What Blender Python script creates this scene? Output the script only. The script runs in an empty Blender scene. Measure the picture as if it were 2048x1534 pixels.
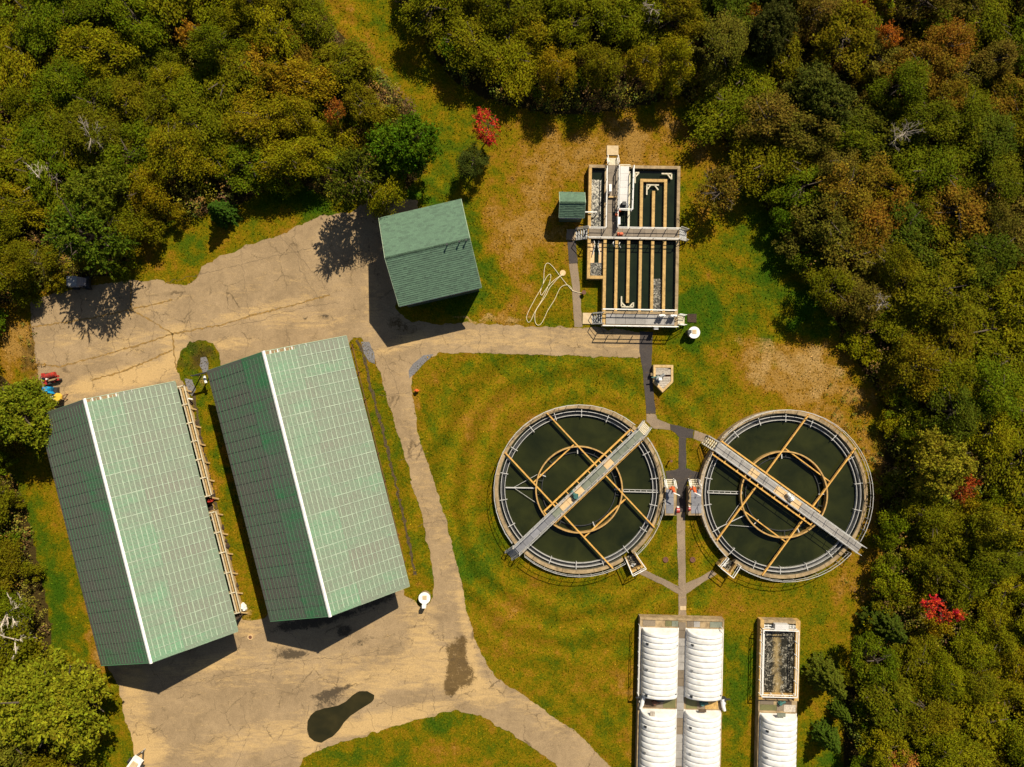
import bpy, bmesh, math, random
import numpy as np
from mathutils import Vector, Matrix
from mathutils.geometry import delaunay_2d_cdt

random.seed(7)
R_ = random.Random(11)
C = bpy.context.scene.collection
PI = math.pi

# ---------------------------------------------------------------- camera, light, exposure
HC = 78.0                    # camera height in metres
FPX = 1422.0                 # focal length in pixels of a 2048 wide frame
K = FPX / HC                 # pixels per metre on the ground
cam_d = bpy.data.cameras.new('camera')
cam = bpy.data.objects.new('camera', cam_d)
C.objects.link(cam)
cam.location = (0, 0, HC)
cam.rotation_euler = (0, 0, 0)
cam_d.sensor_width = 36
cam_d.lens = 36 * FPX / 2048
cam_d.clip_end = 3000
bpy.context.scene.camera = cam

SUN_V = Vector((0.409, 0.784, 1.0)).normalized()
SUN_EL = math.asin(SUN_V.z)
SUN_ROT = math.atan2(SUN_V.x, SUN_V.y)
world = bpy.data.worlds.new('World')
bpy.context.scene.world = world
world.use_nodes = True
wn = world.node_tree
bg = wn.nodes['Background']
sky = wn.nodes.new('ShaderNodeTexSky')
sky.sky_type = 'NISHITA'
sky.sun_disc = False
sky.sun_elevation = SUN_EL
sky.sun_rotation = SUN_ROT
sky.air_density = 1.0
wn.links.new(sky.outputs[0], bg.inputs[0])
bg.inputs[1].default_value = 0.05
sun_d = bpy.data.lights.new('sun', 'SUN')
sun_d.energy = 5.0
sun_d.angle = math.radians(0.5)
sun_d.color = (1.0, 0.90, 0.72)
sun = bpy.data.objects.new('sun', sun_d)
C.objects.link(sun)
sun.rotation_euler = SUN_V.to_track_quat('Z', 'Y').to_euler()
sun.location = (30, 50, 90)
vs = bpy.context.scene.view_settings
vs.view_transform = 'Standard'
vs.look = 'None'
vs.gamma = 1
vs.use_curve_mapping = False
vs.exposure = 0.45

# ---------------------------------------------------------------- placing helpers
def W(px, py, h=0.0):
    """point at height h seen at photo pixel px,py -> world x,y"""
    s = (1 - h / HC) / K
    return Vector(((px - 1024) * s, -(py - 767) * s))

def W3(px, py, h=0.0, z=None):
    p = W(px, py, h)
    return Vector((p.x, p.y, h if z is None else z))

ORIGIN = {}

def setp(o, label=None, cat=None, group=None, kind=None):
    if label: o['label'] = label
    if cat: o['category'] = cat
    if group: o['group'] = group
    if kind: o['kind'] = kind
    return o

def thing(name, label, cat, loc, group=None):
    o = bpy.data.objects.new(name, None)
    o.empty_display_size = 0.5
    C.objects.link(o)
    o.location = loc
    ORIGIN[o.name] = Vector(loc)
    return setp(o, label, cat, group)

class MB:
    def __init__(s):
        s.v = []; s.f = []
    def add(s, vs_, fs):
        b = len(s.v)
        s.v += [tuple(v) for v in vs_]
        s.f += [tuple(i + b for i in f) for f in fs]
    def prism(s, pts, z0, z1):
        n = len(pts)
        a = sum(pts[i][0] * pts[(i + 1) % n][1] - pts[(i + 1) % n][0] * pts[i][1] for i in range(n))
        if a < 0: pts = pts[::-1]
        v = [(p[0], p[1], z0) for p in pts] + [(p[0], p[1], z1) for p in pts]
        f = [tuple(range(n - 1, -1, -1)), tuple(range(n, 2 * n))]
        f += [(i, (i + 1) % n, n + (i + 1) % n, n + i) for i in range(n)]
        s.add(v, f)
    def box(s, x0, x1, y0, y1, z0, z1):
        s.prism([(x0, y0), (x1, y0), (x1, y1), (x0, y1)], z0, z1)
    def bar(s, p, q, w, h=None):
        p = Vector(p); q = Vector(q); h = h or w
        d = q - p
        if d.length < 1e-6: return
        d.normalize()
        up = Vector((0, 0, 1)) if abs(d.z) < 0.95 else Vector((1, 0, 0))
        a = d.cross(up).normalized() * w / 2
        b = a.cross(d).normalized() * h / 2
        v = []
        for c in (p, q):
            v += [c - a - b, c + a - b, c + a + b, c - a + b]
        s.add(v, [(0, 1, 2, 3)[::-1], (4, 5, 6, 7), (0, 1, 5, 4), (1, 2, 6, 5), (2, 3, 7, 6), (3, 0, 4, 7)])
    def cyl(s, c, r, z0, z1, n=16, r1=None, a0=0):
        r1 = r if r1 is None else r1
        v = [(c[0] + r * math.cos(a0 + 2 * PI * i / n), c[1] + r * math.sin(a0 + 2 * PI * i / n), z0) for i in range(n)]
        v += [(c[0] + r1 * math.cos(a0 + 2 * PI * i / n), c[1] + r1 * math.sin(a0 + 2 * PI * i / n), z1) for i in range(n)]
        f = [tuple(range(n - 1, -1, -1)), tuple(range(n, 2 * n))]
        f += [(i, (i + 1) % n, n + (i + 1) % n, n + i) for i in range(n)]
        s.add(v, f)
    def ring(s, c, r0, r1, z0, z1, a0=0.0, a1=360.0, n=96):
        full = abs(a1 - a0 - 360) < 1e-6
        m = n if full else n + 1
        v = []
        for i in range(m):
            a = math.radians(a0 + (a1 - a0) * i / n)
            ca, sa = math.cos(a), math.sin(a)
            for r, z in ((r0, z0), (r1, z0), (r1, z1), (r0, z1)):
                v.append((c[0] + r * ca, c[1] + r * sa, z))
        f = []
        for i in range(n):
            j = (i + 1) % m
            for k in range(4):
                l = (k + 1) % 4
                f.append((i * 4 + k, i * 4 + l, j * 4 + l, j * 4 + k)[::-1])
        if not full:
            f += [(0, 1, 2, 3), (n * 4 + 3, n * 4 + 2, n * 4 + 1, n * 4)]
        s.add(v, f)
    def tube(s, pts, r, n=6, taper=None):
        pts = [Vector(p) for p in pts]
        b = len(s.v); m = len(pts)
        for i, p in enumerate(pts):
            d = (pts[min(i + 1, m - 1)] - pts[max(i - 1, 0)]).normalized()
            up = Vector((0, 0, 1)) if abs(d.z) < 0.9 else Vector((1, 0, 0))
            a = d.cross(up).normalized(); c = a.cross(d)
            rr = r if taper is None else r + (taper - r) * i / (m - 1)
            for k in range(n):
                t = 2 * PI * k / n
                s.v.append(tuple(p + (a * math.cos(t) + c * math.sin(t)) * rr))
        for i in range(m - 1):
            for k in range(n):
                l = (k + 1) % n
                s.f.append((b + i * n + k, b + i * n + l, b + (i + 1) * n + l, b + (i + 1) * n + k))
        s.f.append(tuple(b + k for k in range(n))[::-1])
        s.f.append(tuple(b + (m - 1) * n + k for k in range(n)))
    def mesh(s, name, mat, org=(0, 0, 0), smooth=False):
        me = bpy.data.meshes.new(name)
        me.from_pydata([(v[0] - org[0], v[1] - org[1], v[2] - org[2]) for v in s.v], [], s.f)
        me.materials.append(mat)
        if smooth:
            for p in me.polygons: p.use_smooth = True
        me.update()
        return me
    def build(s, name, mat, parent=None, smooth=False, org=None, **kw):
        """verts are in world coordinates"""
        po = ORIGIN[parent.name] if parent else Vector((0, 0, 0))
        if org is None:
            if parent: org = po
            else:
                xs = [v[0] for v in s.v]; ys = [v[1] for v in s.v]; zs = [v[2] for v in s.v]
                org = Vector(((min(xs) + max(xs)) / 2, (min(ys) + max(ys)) / 2, min(zs)))
        org = Vector(org)
        o = bpy.data.objects.new(name, s.mesh(name, mat, org, smooth))
        C.objects.link(o)
        o.parent = parent
        o.location = org - po
        ORIGIN[o.name] = org
        return setp(o, **kw)

def inst(me, name, parent, loc, basis=None, **kw):
    """object sharing mesh me at world loc with a 3x3 basis"""
    o = bpy.data.objects.new(name, me)
    C.objects.link(o)
    o.parent = parent
    po = ORIGIN[parent.name] if parent else Vector((0, 0, 0))
    m = Matrix.Translation(Vector(loc) - po)
    if basis is not None: m = m @ basis.to_4x4()
    o.matrix_local = m
    ORIGIN[o.name] = Vector(loc)
    return setp(o, **kw)

# ---------------------------------------------------------------- materials
MATS = {}
def nodes(name):
    m = bpy.data.materials.new(name); m.use_nodes = True
    nt = m.node_tree
    b = nt.nodes['Principled BSDF']
    MATS[name] = m
    return m, nt, b

def nnode(nt, t, **kw):
    n = nt.nodes.new(t)
    for k, v in kw.items():
        if k in n.inputs.keys(): n.inputs[k].default_value = v
        else: setattr(n, k, v)
    return n

def noise(nt, scale, detail=4, rough=0.6, vec=None, dist=0.0):
    n = nnode(nt, 'ShaderNodeTexNoise', Scale=scale, Detail=detail, Roughness=rough, Distortion=dist)
    if vec is not None: nt.links.new(vec, n.inputs['Vector'])
    return n.outputs[0]

def ramp(nt, fac, stops):
    r = nt.nodes.new('ShaderNodeValToRGB')
    el = r.color_ramp.elements
    el[0].position, el[0].color = stops[0][0], (*stops[0][1], 1)
    el[1].position, el[1].color = stops[-1][0], (*stops[-1][1], 1)
    for p, c in stops[1:-1]:
        e = el.new(p); e.color = (*c, 1)
    nt.links.new(fac, r.inputs[0])
    return r.outputs[0]

def math_(nt, op, a, b=None, clamp=False):
    n = nt.nodes.new('ShaderNodeMath'); n.operation = op; n.use_clamp = clamp
    for i, x in enumerate((a, b)):
        if x is None: continue
        if isinstance(x, (int, float)): n.inputs[i].default_value = x
        else: nt.links.new(x, n.inputs[i])
    return n.outputs[0]

def mix(nt, fac, a, b, mode='MIX'):
    n = nt.nodes.new('ShaderNodeMix'); n.data_type = 'RGBA'; n.blend_type = mode
    for i, x in ((0, fac), (6, a), (7, b)):
        if isinstance(x, (int, float)): n.inputs[i].default_value = x
        elif isinstance(x, tuple): n.inputs[i].default_value = (*x, 1)
        else: nt.links.new(x, n.inputs[i])
    return n.outputs[2]

def attr(nt, name):
    n = nt.nodes.new('ShaderNodeAttribute'); n.attribute_name = name
    return n.outputs['Fac']

def objc(nt):
    return nt.nodes.new('ShaderNodeTexCoord').outputs['Object']

def geop(nt):
    return nt.nodes.new('ShaderNodeNewGeometry').outputs['Position']

def bump(nt, b, h, strength=0.4, dist=0.05):
    n = nnode(nt, 'ShaderNodeBump', Strength=strength, Distance=dist)
    nt.links.new(h, n.inputs['Height'])
    nt.links.new(n.outputs[0], b.inputs['Normal'])

def simple(name, c, c2=None, rough=0.7, metal=0.0, scale=3.0, bs=0.15, rnd=0.0, fine=25.0):
    m, nt, b = nodes(name)
    p = geop(nt)
    c2 = c2 or tuple(x * 0.65 for x in c)
    f = noise(nt, scale, 6, 0.65, p)
    col = ramp(nt, f, [(0.32, c2), (0.62, c)])
    if rnd:
        oi = nt.nodes.new('ShaderNodeObjectInfo')
        v = math_(nt, 'MULTIPLY_ADD', oi.outputs['Random'], rnd)
        v.node.inputs[2].default_value = 1 - rnd / 2
        cc = nt.nodes.new('ShaderNodeCombineColor')
        for i in range(3): nt.links.new(v, cc.inputs[i])
        col = mix(nt, 1.0, col, cc.outputs[0], 'MULTIPLY')
    nt.links.new(col, b.inputs['Base Color'])
    b.inputs['Roughness'].default_value = rough
    b.inputs['Metallic'].default_value = metal
    if bs: bump(nt, b, noise(nt, fine, 3, 0.6, p), bs, 0.02)
    return m

M_conc = simple('concrete', (0.36, 0.26, 0.14), (0.16, 0.11, 0.055), 0.85, scale=1.6)
M_coping = simple('ochre_coping', (0.52, 0.33, 0.11), (0.30, 0.18, 0.055), 0.8, scale=3.5)
M_wallin = simple('dark_concrete', (0.10, 0.09, 0.06), (0.03, 0.03, 0.02), 0.8, scale=2)
M_slabnew = simple('tan_slab', (0.55, 0.42, 0.25), (0.42, 0.31, 0.17), 0.85)
M_rail = simple('galvanised_rail', (0.62, 0.60, 0.56), (0.42, 0.41, 0.39), 0.45, 0.3, bs=0)
M_railw = simple('white_rail', (0.85, 0.84, 0.80), (0.62, 0.60, 0.56), 0.5, bs=0)
M_yel = simple('yellow_steel', (0.66, 0.37, 0.08), (0.42, 0.22, 0.05), 0.5, 0.0, scale=2.5)
M_ring = simple('ochre_ring', (0.50, 0.30, 0.09), (0.26, 0.15, 0.05), 0.6, scale=2.5)
M_tan = simple('tan_plate', (0.62, 0.43, 0.22), (0.50, 0.33, 0.16), 0.7, rnd=0.1)
M_steel = simple('weathered_steel', (0.34, 0.34, 0.33), (0.2, 0.2, 0.2), 0.5, 0.4)
M_dark = simple('dark_metal', (0.035, 0.037, 0.04), (0.02, 0.02, 0.02), 0.5)
M_timber = simple('timber', (0.55, 0.38, 0.17), (0.36, 0.23, 0.09), 0.8, scale=5, rnd=0.2)
M_pale = simple('pale_timber', (0.62, 0.56, 0.42), (0.40, 0.34, 0.22), 0.8, scale=5, rnd=0.2)
M_greyplank = simple('grey_plank', (0.50, 0.44, 0.36), (0.25, 0.21, 0.17), 0.85, scale=6, rnd=0.3)
M_white = simple('white_paint', (0.82, 0.81, 0.78), (0.66, 0.64, 0.6), 0.55)
M_orange = simple('orange_paint', (0.75, 0.13, 0.02), (0.5, 0.08, 0.02), 0.5)
M_red = simple('red_paint', (0.45, 0.035, 0.02), (0.25, 0.02, 0.015), 0.45)
M_blue = simple('blue_tarp', (0.01, 0.32, 0.62), (0.01, 0.2, 0.45), 0.5, scale=4)
M_yelp = simple('yellow_plastic', (0.75, 0.50, 0.06), (0.6, 0.36, 0.04), 0.5)
M_teal = simple('teal_paint', (0.05, 0.16, 0.14), (0.03, 0.09, 0.08), 0.5)
M_rubber = simple('rubber', (0.02, 0.02, 0.02), None, 0.8)
M_wall = simple('dark_green_siding', (0.05, 0.085, 0.06), (0.03, 0.05, 0.035), 0.8)
M_wood = simple('dark_wood', (0.10, 0.065, 0.035), (0.05, 0.03, 0.02), 0.85)
M_rust = simple('rusty_iron', (0.16, 0.06, 0.03), (0.08, 0.04, 0.025), 0.8, scale=9)
M_bark = simple('bark', (0.10, 0.075, 0.05), (0.05, 0.035, 0.025), 0.9, scale=4)
M_deadw = simple('bare_branch', (0.62, 0.54, 0.44), (0.36, 0.28, 0.2), 0.85, scale=3)
M_deadg = simple('grey_branch', (0.34, 0.29, 0.22), (0.2, 0.16, 0.12), 0.9, scale=3)
M_hose = simple('cream_hose', (0.80, 0.70, 0.48), (0.65, 0.55, 0.36), 0.6, bs=0)
M_compost = simple('compost', (0.06, 0.035, 0.018), (0.025, 0.015, 0.01), 0.95, scale=6, bs=0.8, fine=9)
M_ditch = simple('ditch_mud', (0.085, 0.055, 0.02), (0.03, 0.022, 0.012), 0.95, scale=3, bs=0.5)
M_seam = simple('ochre_weed_seam', (0.30, 0.17, 0.04), (0.10, 0.07, 0.03), 0.95, scale=5)
M_crack = simple('dark_crack', (0.16, 0.11, 0.06), (0.06, 0.045, 0.03), 0.95, scale=5)
M_cover = simple('white_fibreglass', (0.76, 0.75, 0.73), (0.58, 0.56, 0.52), 0.5, scale=1.4, bs=0.05, rnd=0.07)

def grating(name, c, c2, cell=0.16):
    m, nt, b = nodes(name)
    p = objc(nt)
    w1 = nnode(nt, 'ShaderNodeTexWave', Scale=1 / cell / 2 * 1.0); w1.bands_direction = 'X'
    w2 = nnode(nt, 'ShaderNodeTexWave', Scale=1 / cell / 2 * 1.0); w2.bands_direction = 'Y'
    nt.links.new(p, w1.inputs[0]); nt.links.new(p, w2.inputs[0])
    f = math_(nt, 'MAXIMUM', w1.outputs['Fac'], w2.outputs['Fac'])
    n = noise(nt, 2.0, 5, 0.6, geop(nt))
    f2 = math_(nt, 'MULTIPLY', math_(nt, 'ADD', f, 0.25), n)
    col = ramp(nt, f2, [(0.12, c2), (0.62, c)])
    oi = nt.nodes.new('ShaderNodeObjectInfo')
    v = math_(nt, 'ADD', math_(nt, 'MULTIPLY', oi.outputs['Random'], 0.28), 0.84)
    cc = nt.nodes.new('ShaderNodeCombineColor')
    for i in range(3): nt.links.new(v, cc.inputs[i])
    col = mix(nt, 1.0, col, cc.outputs[0], 'MULTIPLY')
    nt.links.new(col, b.inputs['Base Color'])
    b.inputs['Roughness'].default_value = 0.6
    bump(nt, b, f, 0.4, 0.02)
    return m
M_gbrown = grating('brown_grating', (0.20, 0.155, 0.105), (0.10, 0.075, 0.05))
M_ggrey = grating('grey_grating', (0.30, 0.28, 0.26), (0.15, 0.14, 0.13))
M_ggreen = grating('green_grey_grating', (0.19, 0.20, 0.15), (0.08, 0.10, 0.07))
M_gwhite = grating('pale_grating', (0.66, 0.64, 0.62), (0.45, 0.43, 0.42))
M_gblue = grating('blue_grey_grating', (0.22, 0.22, 0.24), (0.12, 0.12, 0.135))
M_goch = grating('olive_grating', (0.16, 0.15, 0.05), (0.07, 0.07, 0.03))

def water(name, c, c2, rough=0.06, scale=0.5, bs=0.06, foam=None):
    m, nt, b = nodes(name)
    p = geop(nt)
    f = noise(nt, scale, 4, 0.6, p, 0.4)
    col = ramp(nt, f, [(0.3, c2), (0.7, c)])
    b.inputs['Roughness'].default_value = rough
    if foam:
        fs, lo, hi, fc = foam
        a = noise(nt, fs, 8, 0.72, p, 1.6)
        fo = ramp(nt, a, [(lo, (0, 0, 0)), (hi, (1, 1, 1))])
        col = mix(nt, fo, col, fc)
        r = math_(nt, 'ADD', math_(nt, 'MULTIPLY', fo, 0.5), rough)
        nt.links.new(r, b.inputs['Roughness'])
    nt.links.new(col, b.inputs['Base Color'])
    b.inputs['IOR'].default_value = 1.33
    bump(nt, b, noise(nt, 5.0, 4, 0.6, p, 0.5), bs, 0.05)
    return m
M_water = water('dark_green_water', (0.026, 0.029, 0.008), (0.009, 0.012, 0.005), scale=0.28, bs=0.16)
M_water2 = water('tank_water', (0.013, 0.020, 0.009), (0.008, 0.012, 0.007), scale=0.8)
M_puddle = water('puddle_water', (0.034, 0.028, 0.010), (0.018, 0.017, 0.007), 0.05, bs=0.02)

def churn(name, axis=None, dens=0.0, ochre=False):
    """foaming water; swirls warped by low noise"""
    m, nt, b = nodes(name)
    p = geop(nt)
    n1 = noise(nt, 0.62, 2.5, 0.55, p, 1.6)
    n2 = noise(nt, 1.5, 3, 0.6, p, 1.2)
    n = noise(nt, 3.2, 6, 0.75, p, 0.8)
    def ridge(x, k): return math_(nt, 'SUBTRACT', 1.0, math_(nt, 'MULTIPLY', math_(nt, 'ABSOLUTE', math_(nt, 'SUBTRACT', x, 0.5)), k))
    e = math_(nt, 'MAXIMUM', ridge(n1, 13.0), ridge(n2, 11.0))
    e = math_(nt, 'ADD', math_(nt, 'MULTIPLY', e, 0.62), math_(nt, 'MULTIPLY', math_(nt, 'SUBTRACT', n, 0.5), 1.4 + dens))
    e = math_(nt, 'ADD', e, dens * 0.35)
    fo = ramp(nt, e, [(0.44, (0, 0, 0)), (0.82, (1, 1, 1))])
    col = mix(nt, fo, (0.018, 0.016, 0.009), (0.50, 0.46, 0.36))
    if ochre:
        oc = nt.nodes.new('ShaderNodeSeparateXYZ'); nt.links.new(objc(nt), oc.inputs[0])
        ax = math_(nt, 'ABSOLUTE', math_(nt, 'ADD', oc.outputs[0], math_(nt, 'MULTIPLY', math_(nt, 'SUBTRACT', n, 0.5), 1.6)))
        sc = ramp(nt, math_(nt, 'ADD', ax, math_(nt, 'MULTIPLY', math_(nt, 'SUBTRACT', n1, 0.5), 1.2)), [(0.0, (.8, .8, .8)), (0.6, (0, 0, 0))])
        col = mix(nt, sc, col, mix(nt, n, (0.10, 0.07, 0.02), (0.55, 0.40, 0.18)))
    nt.links.new(col, b.inputs['Base Color'])
    b.inputs['Roughness'].default_value = 0.35
    bump(nt, b, n, 0.5, 0.12)
    return m
M_churn = churn('churning_water', ochre=True)
M_foam = churn('foaming_water', dens=0.05)
M_foamn = churn('foam_patch', dens=0.4)

# leaves: colour from the object, varied by clump and by leaf
def leafmat():
    m, nt, b = nodes('leaves')
    oi = nt.nodes.new('ShaderNodeObjectInfo')
    ge = nt.nodes.new('ShaderNodeNewGeometry')
    t = attr(nt, 'tint')
    hsv = nt.nodes.new('ShaderNodeHueSaturation')
    nt.links.new(oi.outputs['Color'], hsv.inputs['Color'])
    a = math_(nt, 'MULTIPLY', math_(nt, 'SUBTRACT', 0.5, t), 0.035)
    h = math_(nt, 'ADD', math_(nt, 'MULTIPLY', math_(nt, 'SUBTRACT', ge.outputs['Random Per Island'], 0.5), 0.045), 0.493)
    nt.links.new(math_(nt, 'ADD', a, h), hsv.inputs['Hue'])
    v = math_(nt, 'ADD', math_(nt, 'MULTIPLY', ge.outputs['Random Per Island'], 0.9), 0.55)
    v = math_(nt, 'MULTIPLY', v, math_(nt, 'ADD', math_(nt, 'MULTIPLY', t, 0.5), 0.75))
    nt.links.new(v, hsv.inputs['Value'])
    hsv.inputs['Saturation'].default_value = 1.0
    nt.links.new(hsv.outputs[0], b.inputs['Base Color'])
    b.inputs['Roughness'].default_value = 0.75
    b.inputs['Specular IOR Level'].default_value = 0.03
    tr = nt.nodes.new('ShaderNodeBsdfTranslucent')
    nt.links.new(hsv.outputs[0], tr.inputs[0])
    ms = nt.nodes.new('ShaderNodeMixShader'); ms.inputs[0].default_value = 0.30
    nt.links.new(b.outputs[0], ms.inputs[1]); nt.links.new(tr.outputs[0], ms.inputs[2])
    nt.links.new(ms.outputs[0], nt.nodes['Material Output'].inputs[0])
    return m
M_leaf = leafmat()

def vleafmat():
    """understorey: colour stored with each leaf"""
    m, nt, b = nodes('undergrowth_leaves')
    n = nt.nodes.new('ShaderNodeAttribute'); n.attribute_name = 'lc'
    ge = nt.nodes.new('ShaderNodeNewGeometry')
    v = math_(nt, 'ADD', math_(nt, 'MULTIPLY', ge.outputs['Random Per Island'], 0.9), 0.55)
    hsv = nt.nodes.new('ShaderNodeHueSaturation')
    nt.links.new(n.outputs['Color'], hsv.inputs['Color']); nt.links.new(v, hsv.inputs['Value'])
    nt.links.new(hsv.outputs[0], b.inputs['Base Color'])
    b.inputs['Roughness'].default_value = 0.7
    b.inputs['Specular IOR Level'].default_value = 0.2
    return m
M_vleaf = vleafmat()

def grassmat(tuft=False):
    m, nt, b = nodes('grass_blades' if tuft else 'lawn')
    p = geop(nt)
    big = noise(nt, 0.10, 5, 0.6, p, 0.5)
    mid = noise(nt, 0.55, 6, 0.68, p, 0.3)
    fine = noise(nt, 5.0, 8, 0.8, p)
    vf = noise(nt, 18.0, 3, 0.7, p)
    d = math_(nt, 'ADD', math_(nt, 'MULTIPLY', big, 0.5), math_(nt, 'MULTIPLY', mid, 0.62))
    d = math_(nt, 'ADD', math_(nt, 'MULTIPLY', math_(nt, 'SUBTRACT', d, 0.56), 1.5), 0.55)
    d = math_(nt, 'ADD', d, math_(nt, 'MULTIPLY', math_(nt, 'SUBTRACT', noise(nt, 0.27, 5, 0.65, p, 1.0), 0.5), 0.36))
    d = math_(nt, 'ADD', d, math_(nt, 'MULTIPLY', attr(nt, 'dry'), 0.42))
    d = math_(nt, 'ADD', d, 0.02)
    d = math_(nt, 'SUBTRACT', d, math_(nt, 'MULTIPLY', attr(nt, 'lush'), 0.36))
    d = math_(nt, 'ADD', d, math_(nt, 'ADD', math_(nt, 'MULTIPLY', math_(nt, 'SUBTRACT', fine, 0.5), 0.75), math_(nt, 'MULTIPLY', math_(nt, 'SUBTRACT', noise(nt, 1.7, 5, 0.75, p, 0.6), 0.5), 0.55)))
    col = ramp(nt, d, [(0.18, (0.036, 0.080, 0.004)), (0.38, (0.066, 0.094, 0.004)), (0.52, (0.118, 0.110, 0.003)),
                       (0.66, (0.185, 0.126, 0.004)), (0.82, (0.235, 0.120, 0.011)), (1.05, (0.30, 0.17, 0.040))])
    bare = math_(nt, 'ADD', attr(nt, 'bare'), math_(nt, 'MULTIPLY', math_(nt, 'SUBTRACT', fine, 0.5), 1.2))
    bf = ramp(nt, bare, [(0.42, (0, 0, 0)), (0.75, (1, 1, 1))])
    col = mix(nt, bf, col, (0.36, 0.225, 0.078))
    lit = math_(nt, 'ADD', attr(nt, 'litter'), math_(nt, 'MULTIPLY', math_(nt, 'SUBTRACT', fine, 0.5), 0.8))
    lf = ramp(nt, lit, [(0.35, (0, 0, 0)), (0.7, (1, 1, 1))])
    col = mix(nt, lf, col, (0.055, 0.038, 0.012))
    vv = ramp(nt, math_(nt, 'MULTIPLY', math_(nt, 'ADD', fine, vf), 0.5), [(0.37, (0.28, 0.28, 0.28)), (0.63, (1.58, 1.58, 1.58))])
    col = mix(nt, 1.0, col, vv, 'MULTIPLY')
    if tuft:
        ge = nt.nodes.new('ShaderNodeNewGeometry')
        col = mix(nt, 1.0, col, ramp(nt, ge.outputs['Random Per Island'], [(0.0, (0.55, 0.65, 0.6)), (0.8, (1.25, 1.2, 1.1)), (1.0, (2.0, 1.9, 2.2))]), 'MULTIPLY')
    # mowing arcs
    st = attr(nt, 'mow')
    mo = math_(nt, 'ADD', math_(nt, 'MULTIPLY', st, 0.42), 0.79)
    cc = nt.nodes.new('ShaderNodeCombineColor')
    for i in range(3): nt.links.new(mo, cc.inputs[i])
    col = mix(nt, 1.0, col, cc.outputs[0], 'MULTIPLY')
    nt.links.new(col, b.inputs['Base Color'])
    b.inputs['Roughness'].default_value = 0.95
    b.inputs['Specular IOR Level'].default_value = 0.0
    bump(nt, b, math_(nt, 'ADD', fine, vf), 0.7, 0.10)
    return m
M_grass = grassmat()
M_blade = grassmat(True)

def pavemat(name, base, dark, sandc, sand_amt=1.0, grain=(0.62, 1.34)):
    m, nt, b = nodes(name)
    p = geop(nt)
    big = noise(nt, 0.22, 5, 0.6, p, 0.4)
    mid = noise(nt, 1.3, 6, 0.7, p, 0.6)
    fine = noise(nt, 22.0, 3, 0.75, p)
    col = ramp(nt, math_(nt, 'ADD', math_(nt, 'MULTIPLY', big, 0.6), math_(nt, 'MULTIPLY', mid, 0.4)), [(0.35, dark), (0.62, base)])
    mp = nt.nodes.new('ShaderNodeMapping'); mp.inputs['Rotation'].default_value = (0, 0, -0.25); mp.inputs['Scale'].default_value = (0.5, 2.2, 1)
    nt.links.new(p, mp.inputs[0])
    strk = noise(nt, 0.9, 7, 0.72, mp.outputs[0], 0.8)
    grit = noise(nt, 5.0, 6, 0.8, p)
    s = math_(nt, 'ADD', math_(nt, 'MULTIPLY', attr(nt, 'sand'), sand_amt), math_(nt, 'MULTIPLY', math_(nt, 'SUBTRACT', strk, 0.5), 2.2))
    s = math_(nt, 'ADD', s, math_(nt, 'MULTIPLY', math_(nt, 'SUBTRACT', grit, 0.5), 1.0))
    sf = ramp(nt, s, [(0.15, (0, 0, 0)), (0.75, (1, 1, 1))])
    col = mix(nt, math_(nt, 'MULTIPLY', sf, 0.8), col, sandc)
    w = math_(nt, 'ADD', attr(nt, 'stain'), math_(nt, 'ADD', math_(nt, 'MULTIPLY', math_(nt, 'SUBTRACT', mid, 0.5), 2.0), math_(nt, 'MULTIPLY', math_(nt, 'SUBTRACT', grit, 0.5), 1.6)))
    wf = ramp(nt, w, [(0.42, (0, 0, 0)), (0.85, (1, 1, 1))])
    col = mix(nt, math_(nt, 'MULTIPLY', wf, 0.88), col, (0.045, 0.034, 0.022))
    mu = math_(nt, 'ADD', attr(nt, 'mud'), math_(nt, 'ADD', math_(nt, 'MULTIPLY', math_(nt, 'SUBTRACT', mid, 0.5), 2.2), math_(nt, 'MULTIPLY', math_(nt, 'SUBTRACT', grit, 0.5), 1.8)))
    mf = ramp(nt, mu, [(0.38, (0, 0, 0)), (0.80, (0.9, 0.9, 0.9))])
    col = mix(nt, mf, col, mix(nt, strk, (0.04, 0.024, 0.008), (0.13, 0.078, 0.024)))
    vo = nnode(nt, 'ShaderNodeTexVoronoi', Scale=0.34); vo.feature = 'DISTANCE_TO_EDGE'
    wv = nt.nodes.new('ShaderNodeVectorMath'); wv.operation = 'MULTIPLY_ADD'
    wn_ = nnode(nt, 'ShaderNodeTexNoise', Scale=0.9, Detail=6, Roughness=0.7)
    nt.links.new(p, wn_.inputs['Vector'])
    nt.links.new(wn_.outputs['Color'], wv.inputs[0]); wv.inputs[1].default_value = (1.6, 1.6, 0); nt.links.new(p, wv.inputs[2])
    nt.links.new(wv.outputs[0], vo.inputs['Vector'])
    ck = ramp(nt, vo.outputs['Distance'], [(0.006, (1, 1, 1)), (0.016, (0, 0, 0))])
    ckm = ramp(nt, noise(nt, 0.35, 4, 0.6, p, 0.5), [(0.46, (0, 0, 0)), (0.60, (.75, .75, .75))])
    col = mix(nt, math_(nt, 'MULTIPLY', ck, ckm), col, (0.085, 0.058, 0.03))
    g = ramp(nt, fine, [(0.3, (grain[0],) * 3), (0.7, (grain[1],) * 3)])
    col = mix(nt, 1.0, col, g, 'MULTIPLY')
    nt.links.new(col, b.inputs['Base Color'])
    b.inputs['Roughness'].default_value = 0.9
    b.inputs['Specular IOR Level'].default_value = 0.2
    bump(nt, b, fine, 0.4, 0.03)
    return m
M_yard = pavemat('worn_asphalt', (0.340, 0.240, 0.132), (0.215, 0.150, 0.082), (0.50, 0.335, 0.145))
M_path = pavemat('grey_path', (0.27, 0.20, 0.135), (0.18, 0.135, 0.09), (0.42, 0.29, 0.14), 0.3)
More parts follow.
